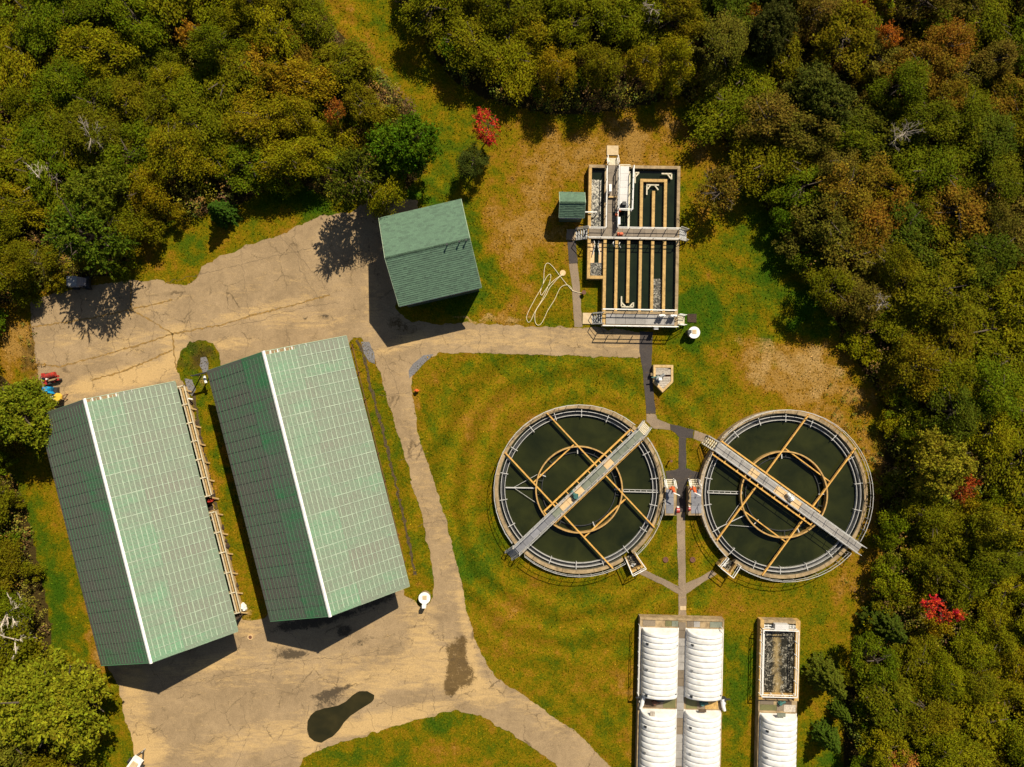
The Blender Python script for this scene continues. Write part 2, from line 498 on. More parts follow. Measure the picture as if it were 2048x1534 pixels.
M_asph = pavemat('fresh_asphalt', (0.060, 0.050, 0.046), (0.042, 0.036, 0.034), (0.14, 0.11, 0.08), 0.0, (0.6, 1.5))
M_gravel = simple('grey_gravel', (0.20, 0.19, 0.19), (0.08, 0.075, 0.075), 0.95, scale=7, bs=0.9, fine=12)

def sheetmat(name, c, c2, green, gx):
    """corrugated sheet: algae streaks run down the slope"""
    m, nt, b = nodes(name)
    p = geop(nt); o = objc(nt)
    oi = nt.nodes.new('ShaderNodeObjectInfo')
    big = noise(nt, 0.30, 4, 0.6, p, 0.6)
    sc = nt.nodes.new('ShaderNodeMapping'); sc.inputs['Scale'].default_value = (0.5, 5.0, 1)
    nt.links.new(o, sc.inputs[0])
    av = nt.nodes.new('ShaderNodeVectorMath'); av.operation = 'ADD'
    nt.links.new(sc.outputs[0], av.inputs[0]); nt.links.new(oi.outputs['Location'], av.inputs[1])
    streak = noise(nt, 1.6, 6, 0.7, av.outputs[0])
    f = math_(nt, 'ADD', math_(nt, 'MULTIPLY', big, 0.5), math_(nt, 'MULTIPLY', streak, 0.5))
    f = math_(nt, 'ADD', f, math_(nt, 'MULTIPLY', math_(nt, 'SUBTRACT', oi.outputs['Random'], 0.5), 0.06))
    gr = nt.nodes.new('ShaderNodeSeparateColor'); nt.links.new(oi.outputs['Color'], gr.inputs[0])
    f = math_(nt, 'ADD', f, math_(nt, 'MULTIPLY', math_(nt, 'SUBTRACT', gr.outputs[0], 0.5), gx))
    col = ramp(nt, f, [(0.34, c2), (0.52, c), (0.72, green)])
    spk = noise(nt, 9.0, 5, 0.8, p)
    sp = ramp(nt, spk, [(0.35, (0.72, 0.72, 0.72)), (0.65, (1.22, 1.22, 1.22))])
    col = mix(nt, 1.0, col, sp, 'MULTIPLY')
    nt.links.new(col, b.inputs['Base Color'])
    b.inputs['Roughness'].default_value = 0.6
    wv = nnode(nt, 'ShaderNodeTexWave', Scale=2.6); wv.bands_direction = 'Y'
    nt.links.new(o, wv.inputs[0])
    bump(nt, b, wv.outputs['Fac'], 0.5, 0.03)
    return m
M_sheetE = sheetmat('lit_green_sheet', (0.150, 0.190, 0.128), (0.155, 0.162, 0.118), (0.115, 0.255, 0.135), 0.26)  # sunlit slope, its brightness put into the base colour
M_sheetW = sheetmat('shaded_green_sheet', (0.082, 0.094, 0.070), (0.092, 0.082, 0.068), (0.022, 0.145, 0.048), 0.24)  # same sheeting with the west slope's shade put into a darker colour
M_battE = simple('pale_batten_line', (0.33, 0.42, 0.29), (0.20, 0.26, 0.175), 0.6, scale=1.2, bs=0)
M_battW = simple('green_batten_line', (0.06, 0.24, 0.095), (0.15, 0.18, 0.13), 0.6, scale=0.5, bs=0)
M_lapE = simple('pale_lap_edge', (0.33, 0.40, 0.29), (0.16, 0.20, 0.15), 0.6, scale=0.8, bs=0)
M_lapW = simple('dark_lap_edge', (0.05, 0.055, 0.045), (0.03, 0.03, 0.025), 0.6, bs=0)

def shinglemat(name, c, c2, dark):
    m, nt, b = nodes(name)
    p = geop(nt)
    ge = nt.nodes.new('ShaderNodeNewGeometry')
    r = ge.outputs['Random Per Island']
    col = ramp(nt, r, [(0.0, dark), (0.35, c2), (1.0, c)])
    n = noise(nt, 14.0, 4, 0.8, p)
    sp = ramp(nt, n, [(0.35, (0.7, 0.7, 0.7)), (0.65, (1.25, 1.25, 1.25))])
    col = mix(nt, 1.0, col, sp, 'MULTIPLY')
    nt.links.new(col, b.inputs['Base Color'])
    b.inputs['Roughness'].default_value = 0.9
    return m
M_shingle = shinglemat('green_shingle', (0.098, 0.172, 0.108), (0.085, 0.148, 0.095), (0.072, 0.122, 0.08))

# ---------------------------------------------------------------- numpy value noise
def vnoise(x, y, seed=0):
    xi = np.floor(x).astype(np.int64); yi = np.floor(y).astype(np.int64)
    fx = x - xi; fy = y - yi
    fx = fx * fx * (3 - 2 * fx); fy = fy * fy * (3 - 2 * fy)
    def h(a, b):
        n = (a * 374761393 + b * 668265263 + seed * 974634777) & 0xffffffff
        n = ((n ^ (n >> 13)) * 1274126177) & 0xffffffff
        return ((n ^ (n >> 16)) & 0xffff) / 65535.0
    return (h(xi, yi) * (1 - fx) + h(xi + 1, yi) * fx) * (1 - fy) + (h(xi, yi + 1) * (1 - fx) + h(xi + 1, yi + 1) * fx) * fy

def fbm(x, y, seed=0, o=4):
    s = 0; a = 0.5; t = 0
    for i in range(o):
        s = s + a * vnoise(x * 2 ** i, y * 2 ** i, seed + i); t += a; a *= 0.5
    return s / t

def inpoly(px, py, poly):
    px = np.asarray(px, float); py = np.asarray(py, float)
    r = np.zeros(px.shape, bool)
    n = len(poly)
    for i in range(n):
        x0, y0 = poly[i]; x1, y1 = poly[(i + 1) % n]
        if y0 == y1: continue
        c = ((y0 > py) != (y1 > py)) & (px < (x1 - x0) * (py - y0) / (y1 - y0) + x0)
        r ^= c
    return r

def blobs(px, py, lst):
    s = np.zeros(px.shape)
    for b in lst:
        x, y, rx, ry, a = b[:5]
        t = math.radians(b[5]) if len(b) > 5 else 0
        dx = px - x; dy = py - y
        u = (dx * math.cos(t) + dy * math.sin(t)) / rx
        v = (-dx * math.sin(t) + dy * math.cos(t)) / ry
        d2 = u * u + v * v
        s += a * np.exp(-d2 * d2)
    return s

# woods, as seen at ground level in photo pixels
WOOD_A = [(-260, -260), (600, -260), (625, -40), (650, 30), (735, 125), (820, 210), (858, 270), (850, 340), (800, 395),
          (740, 408), (650, 392), (600, 368), (540, 375), (470, 415), (400, 432), (340, 440), (275, 470), (255, 548),
          (160, 560), (70, 585), (20, 605), (-260, 610)]
WOOD_B = [(800, -260), (800, 10), (850, 75), (875, 120), (905, 160), (965, 195), (1010, 208), (1060, 220), (1110, 230),
          (1190, 225), (1290, 212), (1360, 190), (1400, 222), (1440, 270), (1480, 320), (1515, 385), (1555, 455),
          (1600, 540), (1650, 600), (1680, 660), (1725, 740), (1770, 800), (1775, 880), (1765, 960), (1755, 1040),
          (1765, 1120), (1745, 1200), (1735, 1260), (1715, 1320), (1690, 1350), (1690, 1420), (1690, 1534), (1700, 1800), (2320, 1800), (2320, -260)]
WOOD_C = [(-260, 930), (30, 960), (48, 1000), (62, 1060), (85, 1160), (105, 1270), (90, 1330), (190, 1330), (200, 1400),
          (190, 1470), (190, 1534), (180, 1800), (-260, 1800)]
WOOD_D = [(-260, 600), (-15, 608), (-15, 740), (40, 780), (55, 820), (50, 870), (25, 930), (-260, 930)]

YARD = [(58, 600), (150, 578), (250, 562), (320, 560), (335, 568), (375, 572), (395, 556), (402, 535), (440, 512),
        (480, 496), (560, 470), (600, 450), (650, 430), (700, 425), (725, 408), (790, 398), (835, 402), (830, 470),
        (800, 560), (790, 618), (815, 640), (860, 648), (930, 645), (1020, 650), (1060, 653), (1190, 656), (1283, 663),
        (1283, 715), (1170, 712), (1000, 706), (880, 706), (850, 716), (830, 738), (821, 780), (835, 860), (860, 940),
        (885, 1010), (905, 1090), (922, 1160), (935, 1230), (955, 1290), (985, 1350), (1060, 1398), (1150, 1462),
        (1225, 1534), (1300, 1620), (1210, 1620), (1130, 1545), (1080, 1505), (1020, 1465), (955, 1428), (905, 1420), (850, 1436),
        (780, 1455), (700, 1480), (640, 1500), (607, 1516), (590, 1550), (570, 1620), (290, 1620), (268, 1500),
        (250, 1430), (236, 1370), (216, 1335), (190, 1250), (170, 1150), (150, 1000), (110, 860), (108, 800), (80, 770),
        (72, 720), (64, 660)]
HOLES = [
    # planting island and grass strip between the two barns
    [(362, 705), (378, 686), (400, 680), (425, 688), (438, 705), (442, 735), (470, 800), (520, 960), (560, 1120),
     (580, 1190), (545, 1205), (528, 1238), (486, 1240), (470, 1180), (430, 1020), (395, 880), (378, 800), (365, 760), (352, 735)],
    # grass strip east of the middle barn
    [(704, 674), (722, 676), (742, 700), (760, 745), (785, 830), (815, 930), (842, 1030), (860, 1110), (866, 1165),
     (862, 1205), (838, 1214), (812, 1190), (780, 1120), (740, 960), (700, 780), (690, 700)],
]
RND = np.random.RandomState(5)

def ragged(poly, step=7.0, amp=2.6, seed=0):
    out = []
    rr = random.Random(seed)
    n = len(poly)
    for i in range(n):
        a = Vector(poly[i]); b = Vector(poly[(i + 1) % n])
        m = max(1, int((b - a).length / step))
        for k in range(m):
            p = a.lerp(b, k / m)
            q = float(vnoise(np.array(p.x / 14), np.array(p.y / 14), seed)) - 0.5
            q2 = float(vnoise(np.array(p.x / 14 + 50), np.array(p.y / 14), seed)) - 0.5
            out.append((p.x + q * amp * 2 + rr.uniform(-.5, .5) * amp * .8, p.y + q2 * amp * 2 + rr.uniform(-.5, .5) * amp * .8))
    return out

def sheet(name, poly, z, mat, holes=(), grid=None, attrs=None, rag=2.0, kind='structure', parent=None, seed=0, z_fn=None, thick=None):
    """flat sheet from an outline in ground pixels, with paint attributes"""
    pl = ragged(poly, 4.5 if rag else 30, rag, seed)
    hl = [ragged(h, 4.5, 3.2, seed + 1 + i) for i, h in enumerate(holes)]
    pts = []; edges = []
    for loop in [pl] + hl:
        b = len(pts)
        pts += loop
        edges += [(b + i, b + (i + 1) % len(loop)) for i in range(len(loop))]
    if grid:
        xs = [p[0] for p in pl]; ys = [p[1] for p in pl]
        gx, gy = np.meshgrid(np.arange(min(xs), max(xs), grid), np.arange(min(ys), max(ys), grid))
        gx = gx.ravel() + RND.uniform(-.3, .3, gx.size) * grid
        gy = gy.ravel() + RND.uniform(-.3, .3, gy.size) * grid
        k = inpoly(gx, gy, pl)
        for h in hl: k &= ~inpoly(gx, gy, h)
        pts += list(zip(gx[k].tolist(), gy[k].tolist()))
    r = delaunay_2d_cdt([Vector(p) for p in pts], edges, [], 0, 1e-4)
    co = np.array([(v.x, v.y) for v in r[0]])
    tr = np.array([f for f in r[2] if len(f) == 3])
    ce = co[tr].mean(axis=1)
    k = inpoly(ce[:, 0], ce[:, 1], pl)
    for h in hl: k &= ~inpoly(ce[:, 0], ce[:, 1], h)
    tr = tr[k]
    x = (co[:, 0] - 1024) / K; y = -(co[:, 1] - 767) / K
    me = bpy.data.meshes.new(name)
    zz = np.full(len(x), z)
    a, b_, c_ = tr[:, 0], tr[:, 1], tr[:, 2]
    cr = (x[b_] - x[a]) * (y[c_] - y[a]) - (x[c_] - x[a]) * (y[b_] - y[a])
    tr[cr < 0] = tr[cr < 0][:, ::-1]
    me.from_pydata(np.stack([x, y, zz], 1).tolist(), [], tr.tolist())
    me.materials.append(mat)
    if attrs:
        for an, fn in attrs.items():
            at = me.attributes.new(an, 'FLOAT', 'POINT')
            at.data.foreach_set('value', fn(co[:, 0], co[:, 1]).astype(np.float32))
    o = bpy.data.objects.new(name, me); C.objects.link(o)
    ORIGIN[o.name] = Vector((0, 0, 0))
    if parent: o.parent = parent
    if kind: o['kind'] = kind
    return o

# ---------------------------------------------------------------- ground
def wood_mask(px, py):
    return inpoly(px, py, WOOD_A) | inpoly(px, py, WOOD_B) | inpoly(px, py, WOOD_C) | inpoly(px, py, WOOD_D)

DRY = [(20, 680, 50, 90, .8), (1180, 300, 130, 70, .75), (1080, 420, 110, 130, .55), (1360, 300, 110, 60, .5), (1060, 480, 90, 110, .35), (1010, 620, 80, 40, .5),
       (1600, 740, 110, 60, .9), (1480, 690, 60, 40, .5), (1690, 850, 60, 90, .6), (1760, 950, 40, 90, .7), (1720, 1160, 60, 60, .6),
       (980, 830, 70, 60, .3), (950, 1000, 50, 120, .25), (1000, 1250, 80, 60, .35), (1260, 1440, 30, 100, .45), (1210, 1350, 90, 100, .25),
       (190, 1290, 25, 60, .7), (185, 1220, 20, 60, .4), (420, 1000, 20, 120, .3), (70, 720, 30, 60, .6), (340, 520, 60, 30, .35),
       (700, 60, 30, 90, .35, -35), (1650, 1100, 50, 60, .2), (1440, 900, 60, 40, .35), (840, 820, 20, 60, .35), (820, 1490, 120, 30, .25)]
LUSH = [(960, 500, 35, 120, .7, -15), (890, 610, 90, 30, .6), (1400, 630, 45, 70, .9), (1560, 560, 90, 120, .45), (1640, 600, 40, 50, .8), (1620, 650, 50, 30, .6), (600, 400, 90, 35, .9), (380, 510, 60, 35, .8),
        (820, 390, 60, 40, .7), (900, 300, 50, 80, .45), (1090, 530, 60, 60, .4), (1350, 760, 40, 60, .5), (960, 1100, 60, 60, .45),
        (90, 1130, 30, 140, .5, -12), (115, 1250, 25, 100, .6, -10), (430, 900, 15, 150, .5, -14), (1480, 1420, 25, 120, .55), (1470, 1300, 20, 60, .4),
        (1390, 240, 50, 30, .7), (1260, 770, 60, 40, .35), (920, 740, 60, 30, .3), (1640, 1330, 40, 40, .5), (870, 1450, 60, 30, .6), (720, 1510, 90, 30, .4),
        (1500, 480, 60, 60, .35), (1660, 1520, 30, 60, .6), (1250, 1200, 120, 40, .2), (395, 700, 40, 30, .5)]
BARE = [(1600, 735, 95, 50, .42), (1540, 720, 50, 40, .3), (1480, 685, 45, 20, .35), (1760, 1050, 18, 120, .38), (1735, 1180, 40, 40, .3), (1010, 640, 80, 10, .5), (1060, 590, 30, 40, .3),
        (395, 760, 20, 25, .45), (300, 575, 50, 8, .3), (1225, 300, 20, 14, .3), (480, 1240, 20, 20, .5), (940, 640, 60, 8, .4),
        (100, 745, 20, 25, .35), (775, 650, 50, 30, .4), (380, 860, 12, 80, .4, -14), (1120, 410, 60, 60, .22), (1650, 760, 60, 60, .25)]

def warped(px, py, lst, seed):
    wx = (fbm(px / 38, py / 38, seed, 3) - .5) * 95; wy = (fbm(px / 38, py / 38, seed + 9, 3) - .5) * 95
    return blobs(px + wx, py + wy, lst) * (.45 + 1.1 * fbm(px / 17, py / 17, seed + 3, 3))
def g_dry(px, py): return np.clip(warped(px, py, DRY, 31), 0, 1.2)
def g_lush(px, py): return np.clip(warped(px, py, LUSH, 51), 0, 1.1)
def g_bare(px, py): return np.clip(warped(px, py, BARE, 71), 0, 1) + 0.02
def g_lit(px, py):
    w = wood_mask(px, py).astype(float) * .9
    return np.clip(w + warped(px, py, [(400, 710, 40, 40, .55), (385, 780, 14, 40, .5), (740, 690, 10, 30, .4), (60, 700, 30, 70, .5), (1790, 900, 40, 300, .5), (1000, 250, 90, 30, .25)], 91), 0, 1)
def g_mow(px, py):
    r1 = np.hypot(px - 1160, py - 985)
    a = np.sin(r1 / 9.0 + fbm(px / 60, py / 60, 3) * 5)
    b = np.sin((px * 0.62 - py * 0.78) / 7.0 + fbm(px / 70, py / 70, 8) * 4)
    m1 = np.exp(-((r1 - 260) / 100) ** 2)
    m2 = np.clip(blobs(px, py, [(690, 90, 60, 110, 1.0), (1590, 600, 80, 120, .8), (1230, 1420, 160, 160, .4), (850, 380, 60, 50, 1)]), 0, 1)
    return 0.5 + 0.5 * np.where(m1 > m2, a * m1, b * m2)

GA = {'dry': g_dry, 'lush': g_lush, 'bare': g_bare, 'litter': g_lit, 'mow': g_mow}

def build_ground():
    x0, x1, y0, y1, st = -260, 2320, -260, 1800, 6.0
    xs = np.arange(x0, x1 + 1, st); ys = np.arange(y0, y1 + 1, st)
    far = np.array([600, 2500, 12000.])
    xs = np.concatenate([x0 - far[::-1], xs, xs[-1] + far]); ys = np.concatenate([y0 - far[::-1], ys, ys[-1] + far])
    gx, gy = np.meshgrid(xs, ys)
    px = gx.ravel(); py = gy.ravel()
    z = np.zeros(px.size)
    nx, ny = len(xs), len(ys)
    i = np.arange(ny - 1)[:, None] * nx + np.arange(nx - 1)[None, :]
    q = np.stack([i, i + nx, i + nx + 1, i + 1], -1).reshape(-1, 4)
    me = bpy.data.meshes.new('ground')
    co = np.stack([(px - 1024) / K, -(py - 767) / K, z], 1)
    me.vertices.add(len(co)); me.vertices.foreach_set('co', co.ravel())
    me.loops.add(q.size); me.loops.foreach_set('vertex_index', q.ravel())
    me.polygons.add(len(q)); me.polygons.foreach_set('loop_start', np.arange(len(q)) * 4)
    me.update(calc_edges=True)
    me.materials.append(M_grass)
    for an, fn in GA.items():
        at = me.attributes.new(an, 'FLOAT', 'POINT')
        at.data.foreach_set('value', fn(px, py).astype(np.float32))
    o = bpy.data.objects.new('ground', me); C.objects.link(o)
    o['kind'] = 'structure'
build_ground()

SAND = [(250, 690, 90, 25, .35, -15), (300, 745, 70, 25, .75, -15), (220, 760, 70, 22, .7, -10), (150, 785, 40, 20, .5), (350, 690, 30, 50, .5), (130, 680, 60, 12, .35, -15),
        (520, 620, 170, 14, .4, -14), (610, 640, 100, 20, .35), (450, 690, 60, 14, .5, -12), (740, 600, 20, 100, .25), (800, 690, 60, 14, .55, -20),
        (1050, 680, 240, 24, .42), (860, 1000, 22, 300, .22, -14), (935, 1260, 12, 120, .5, -10), (870, 1330, 90, 60, .55), (780, 1440, 130, 22, .8, -14), (540, 1470, 180, 30, .5, -12),
        (400, 1330, 160, 16, .35, -14), (270, 1420, 30, 120, .55, -5), (300, 1500, 40, 40, .7), (950, 1380, 60, 30, .6, 25), (500, 1340, 120, 40, .25),
        (700, 1340, 120, 40, .3), (1080, 1430, 120, 24, .3, 32), (500, 1250, 30, 30, .5), (840, 1240, 40, 50, .45), (620, 1500, 30, 30, .6), (740, 1370, 60, 30, .4, -10), (560, 560, 120, 20, .15, -14), (280, 620, 120, 12, .35, -14)]
STAIN = [(640, 1240, 120, 14, .5, -12), (585, 1310, 30, 8, .8, -8), (720, 1285, 40, 10, .6, -25), (655, 1402, 40, 16, .7, -20), (905, 1385, 10, 16, .7), (650, 634, 22, 5, .8), (610, 640, 18, 4, .5), (560, 1300, 30, 9, .6), (690, 1263, 20, 14, .9), (700, 1210, 80, 20, .5, -18), (610, 1245, 70, 16, .5, -8),
         (760, 1195, 40, 16, .7, -15), (345, 1300, 60, 12, .6, -10), (650, 1388, 40, 7, .8, -15), (690, 1374, 40, 5, .7, -12), (745, 1355, 24, 6, .5, -12), (420, 1265, 40, 20, .4),
         (385, 1392, 30, 3, .6, -12), (330, 1420, 12, 4, .6), (340, 640, 20, 3, .4), (510, 627, 40, 2.5, .6, -12), (920, 1290, 10, 20, .6), (745, 520, 4, 70, .6, -14), (730, 430, 60, 20, .4), (600, 1310, 40, 10, .35)]
MUD = [(914, 1322, 17, 58, 1.2, 12), (922, 1350, 28, 30, 1.1), (900, 1300, 10, 20, .6), (898, 1378, 14, 16, .8), (920, 1415, 30, 6, .5), (820, 655, 40, 16, .5), (790, 640, 20, 14, .5), (760, 430, 40, 30, .3)]
NOFN = lambda px, py: np.zeros(px.shape)
PA = {'sand': lambda x, y: np.clip(blobs(x, y, SAND), 0, 1.1), 'stain': lambda x, y: np.clip(blobs(x, y, STAIN), 0, 1), 'mud': lambda x, y: np.clip(blobs(x, y, MUD), 0, 1)}
yard = sheet('pavement', YARD, 0.02, M_yard, HOLES, 6.0, PA, rag=3.0, seed=3)

def ribbon(pts, w, z, seed=0, jit=1.2, step=5):
    """thin uneven strip following pixel points"""
    rr = random.Random(seed)
    pp = []
    for a, b in zip(pts[:-1], pts[1:]):
        a = Vector(a); b = Vector(b); n = max(1, int((b - a).length / step))
        for k in range(n): pp.append(a.lerp(b, k / n) + Vector((rr.uniform(-jit, jit), rr.uniform(-jit, jit))))
    pp.append(Vector(pts[-1]))
    mb = MB()
    L = []
    for i, p in enumerate(pp):
        d = (pp[min(i + 1, len(pp) - 1)] - pp[max(i - 1, 0)]).normalized()
        n = Vector((-d.y, d.x)) * (w / 2 * K * rr.uniform(.45, 1.4))
        a = W(*(p + n)); b = W(*(p - n))
        L += [(a.x, a.y, z), (b.x, b.y, z)]
    mb.add(L, [(2 * i, 2 * i + 1, 2 * i + 3, 2 * i + 2) for i in range(len(pp) - 1)])
    return mb
SEAMS = [[(75, 728), (120, 733), (200, 712), (270, 692), (345, 668)], [(185, 760), (250, 742), (345, 700)], [(345, 668), (440, 650), (500, 632), (580, 612), (660, 590)], [(60, 655), (160, 640), (250, 622), (345, 600)], [(262, 565), (262, 620), (300, 640), (345, 668), (352, 735)]]
CRACKS = [[(572, 655), (575, 680), (583, 702)], [(440, 655), (520, 640), (600, 615), (680, 605)], [(300, 560), (300, 600), (310, 640), (305, 690)], [(380, 580), (378, 630), (385, 680)], [(480, 500), (490, 560), (500, 640)],
          [(590, 470), (600, 540), (640, 600)], [(330, 565), (420, 545), (520, 520), (640, 490)], [(680, 1320), (740, 1305), (800, 1292)], [(400, 1360), (520, 1330), (640, 1316), (680, 1318)], [(690, 700), (760, 700), (790, 760), (800, 800)],
          [(735, 1415), (745, 1440), (750, 1460)], [(716, 1424), (722, 1438)], [(615, 1412), (616, 1440), (617, 1470)], [(866, 1370), (868, 1395), (866, 1440)], [(960, 655), (958, 706)], [(1100, 655), (1102, 710)],
          [(760, 790), (790, 790), (830, 780)], [(800, 920), (855, 905)], [(835, 1050), (895, 1040)], [(560, 470), (640, 560), (660, 590)], [(100, 600), (112, 640), (105, 700), (120, 733)], [(200, 575), (215, 640), (230, 700)],
          [(560, 1240), (600, 1290), (610, 1340), (590, 1400)], [(330, 1380), (470, 1350), (560, 1340)], [(480, 1400), (500, 1460), (470, 1534)], [(520, 1534), (620, 1495)], [(420, 640), (440, 655)]]
for i, s in enumerate(SEAMS):
    ribbon(s, 0.17, 0.026, i, 1.4).build('seam', M_seam, yard)
for i, s in enumerate(CRACKS):
    ribbon(s, 0.032, 0.030, 50 + i, 2.6).build('crack', M_crack, yard)

PUD = [(616, 1441), (622, 1430), (631, 1422), (650, 1416), (677, 1411), (692, 1402), (705, 1390), (719, 1382), (735, 1382), (749, 1390), (748, 1398), (742, 1405),
       (718, 1420), (700, 1432), (688, 1445), (678, 1460), (665, 1473), (643, 1485), (628, 1482), (619, 1474), (614, 1458)]
sheet('puddle', PUD, 0.034, M_puddle, rag=0.5, seed=9)

DIT = [[(714, 682), (724, 700), (740, 770), (765, 860), (790, 960), (812, 1060), (830, 1150)], [(383, 770), (392, 820), (404, 890), (420, 960), (440, 1050), (462, 1140), (482, 1215)]]
for i, s in enumerate(DIT):
    o = ribbon(s, 0.30, 0.012, 90 + i, 2.2, 6).build('ditch', M_ditch); o['kind'] = 'structure'
ASP = [[(1279, 662), (1306, 664), (1304, 700), (1303, 740), (1308, 790), (1311, 827), (1293, 827), (1289, 780), (1284, 730), (1279, 705)],
       [(1341, 848), (1388, 860), (1385, 876), (1372, 875), (1372, 936), (1385, 942), (1402, 945), (1398, 957), (1376, 962), (1371, 975), (1371, 1023), (1353, 1025), (1354, 962), (1333, 959), (1331, 942), (1350, 940), (1357, 936), (1358, 875), (1350, 866), (1341, 860)],
       [(1135, 481), (1151, 481), (1155, 526), (1138, 527)]]
for i, a in enumerate(ASP):
    sheet('path', a, 0.024, M_asph, rag=0.8, attrs={'sand': NOFN, 'stain': NOFN, 'mud': NOFN}, seed=20 + i)
PTH = [[(1293, 828), (1311, 828), (1314, 838), (1340, 848), (1340, 860), (1308, 857), (1293, 842)],
       [(1389, 861), (1412, 868), (1420, 880), (1412, 886), (1386, 877)],
       [(1353, 1026), (1370, 1024), (1371, 1100), (1372, 1166), (1400, 1154), (1424, 1140), (1434, 1148), (1405, 1165), (1373, 1188), (1372, 1237), (1357, 1237), (1357, 1188), (1330, 1172), (1300, 1158), (1276, 1146), (1281, 1135), (1310, 1150), (1357, 1172), (1355, 1100)],
       [(1138, 528), (1155, 527), (1159, 566), (1162, 610), (1165, 654), (1148, 654), (1145, 580)],
       [(1133, 458), (1153, 459), (1153, 480), (1133, 480)]]
for i, a in enumerate(PTH):
    sheet('path', a, 0.022, M_path, rag=0.8, attrs={'sand': NOFN, 'stain': NOFN, 'mud': NOFN}, seed=30 + i)
for i, a in enumerate([[(722, 684), (738, 684), (748, 705), (750, 728), (738, 724), (728, 705)], [(826, 728), (845, 710), (868, 708), (850, 724), (832, 745), (818, 758), (818, 742)],
                       [(402, 716), (412, 714), (418, 728), (416, 742), (406, 748), (400, 732)], [(370, 758), (384, 760), (392, 778), (385, 792), (376, 786)]]):
    o = sheet('gravel_patch', a, 0.03, M_gravel, rag=1.2, seed=40 + i)

# ---------------------------------------------------------------- structure helpers
def railing(mb, pts, z, h=1.07, sp=1.5, w=0.075, closed=False, mid=True):
    pts = [Vector((p[0], p[1])) for p in pts]
    if closed: pts = pts + [pts[0]]
    for a, b in zip(pts[:-1], pts[1:]):
        A = Vector((a.x, a.y, z + h)); B = Vector((b.x, b.y, z + h))
        mb.bar(A, B, w)
        if mid:
            mb.bar(A - Vector((0, 0, h * .5)), B - Vector((0, 0, h * .5)), w * .7)
        n = max(1, round((b - a).length / sp))
        for k in range(n):
            p = a.lerp(b, k / n)
            mb.bar((p.x, p.y, z), (p.x, p.y, z + h), w * .8)
    p = pts[-1]
    mb.bar((p.x, p.y, z), (p.x, p.y, z + h), w * .8)

def stairs(parent, top, bot, width, zt, zb, n, mat=M_steel, rmat=M_rail, rail=True, landing=0.0):
    top = Vector((top[0], top[1])); bot = Vector((bot[0], bot[1]))
    d = (bot - top); L = d.length; d = d / L
    s = Vector((-d.y, d.x))
    dep = L / n
    for i in range(n):
        c = top + d * dep * (i + .5)
        z = zt - (zt - zb) * (i + 0.7) / n
        mb = MB()
        q = [c + d * dep * .36 + s * width / 2, c + d * dep * .36 - s * width / 2, c - d * dep * .36 - s * width / 2, c - d * dep * .36 + s * width / 2]
        mb.prism([(p.x, p.y) for p in q], z - .05, z)
        mb.build('stair_tread', mat, parent)
    for sg in (-1, 1):
        a = top + s * sg * (width / 2 + .03); b = bot + s * sg * (width / 2 + .03)
        mb = MB(); mb.bar((a.x, a.y, zt - .1), (b.x, b.y, zb + .05), .05, .22)
        mb.build('stringer', rmat, parent)
        if rail:
            mb = MB()
            mb.bar((a.x, a.y, zt + 1.0), (b.x, b.y, zb + 1.0), .055)
            mb.bar((a.x, a.y, zt + .5), (b.x, b.y, zb + .5), .035)
            mb.bar((a.x, a.y, zt), (a.x, a.y, zt + 1.0), .06)
            mb.bar((b.x, b.y, zb), (b.x, b.y, zb + 1.0), .06)
            mb.build('handrail', rmat, parent)

def motor(name, mat, parent, x, y, z, s=1.0, ang=0.0):
    """gear box with a horizontal motor on it"""
    mb = MB()
    mb.cyl((x, y), .34 * s, z, z + .22 * s, 14)
    mb.cyl((x, y), .24 * s, z + .22 * s, z + .55 * s, 14)
    ca, sa = math.cos(ang), math.sin(ang)
    mb.tube([(x + ca * .1 * s, y + sa * .1 * s, z + .4 * s), (x + ca * .8 * s, y + sa * .8 * s, z + .4 * s)], .17 * s, 10)
    for k in range(4):
        t = .3 + k * .13
        mb.tube([(x + ca * t * s, y + sa * t * s, z + .4 * s), (x + ca * (t + .04) * s, y + sa * (t + .04) * s, z + .4 * s)], .205 * s, 10)
    mb.bar((x - sa * .35 * s, y + ca * .35 * s, z + .15 * s), (x + sa * .4 * s, y - ca * .4 * s, z + .15 * s), .14 * s)
    return mb.build(name, mat, parent)

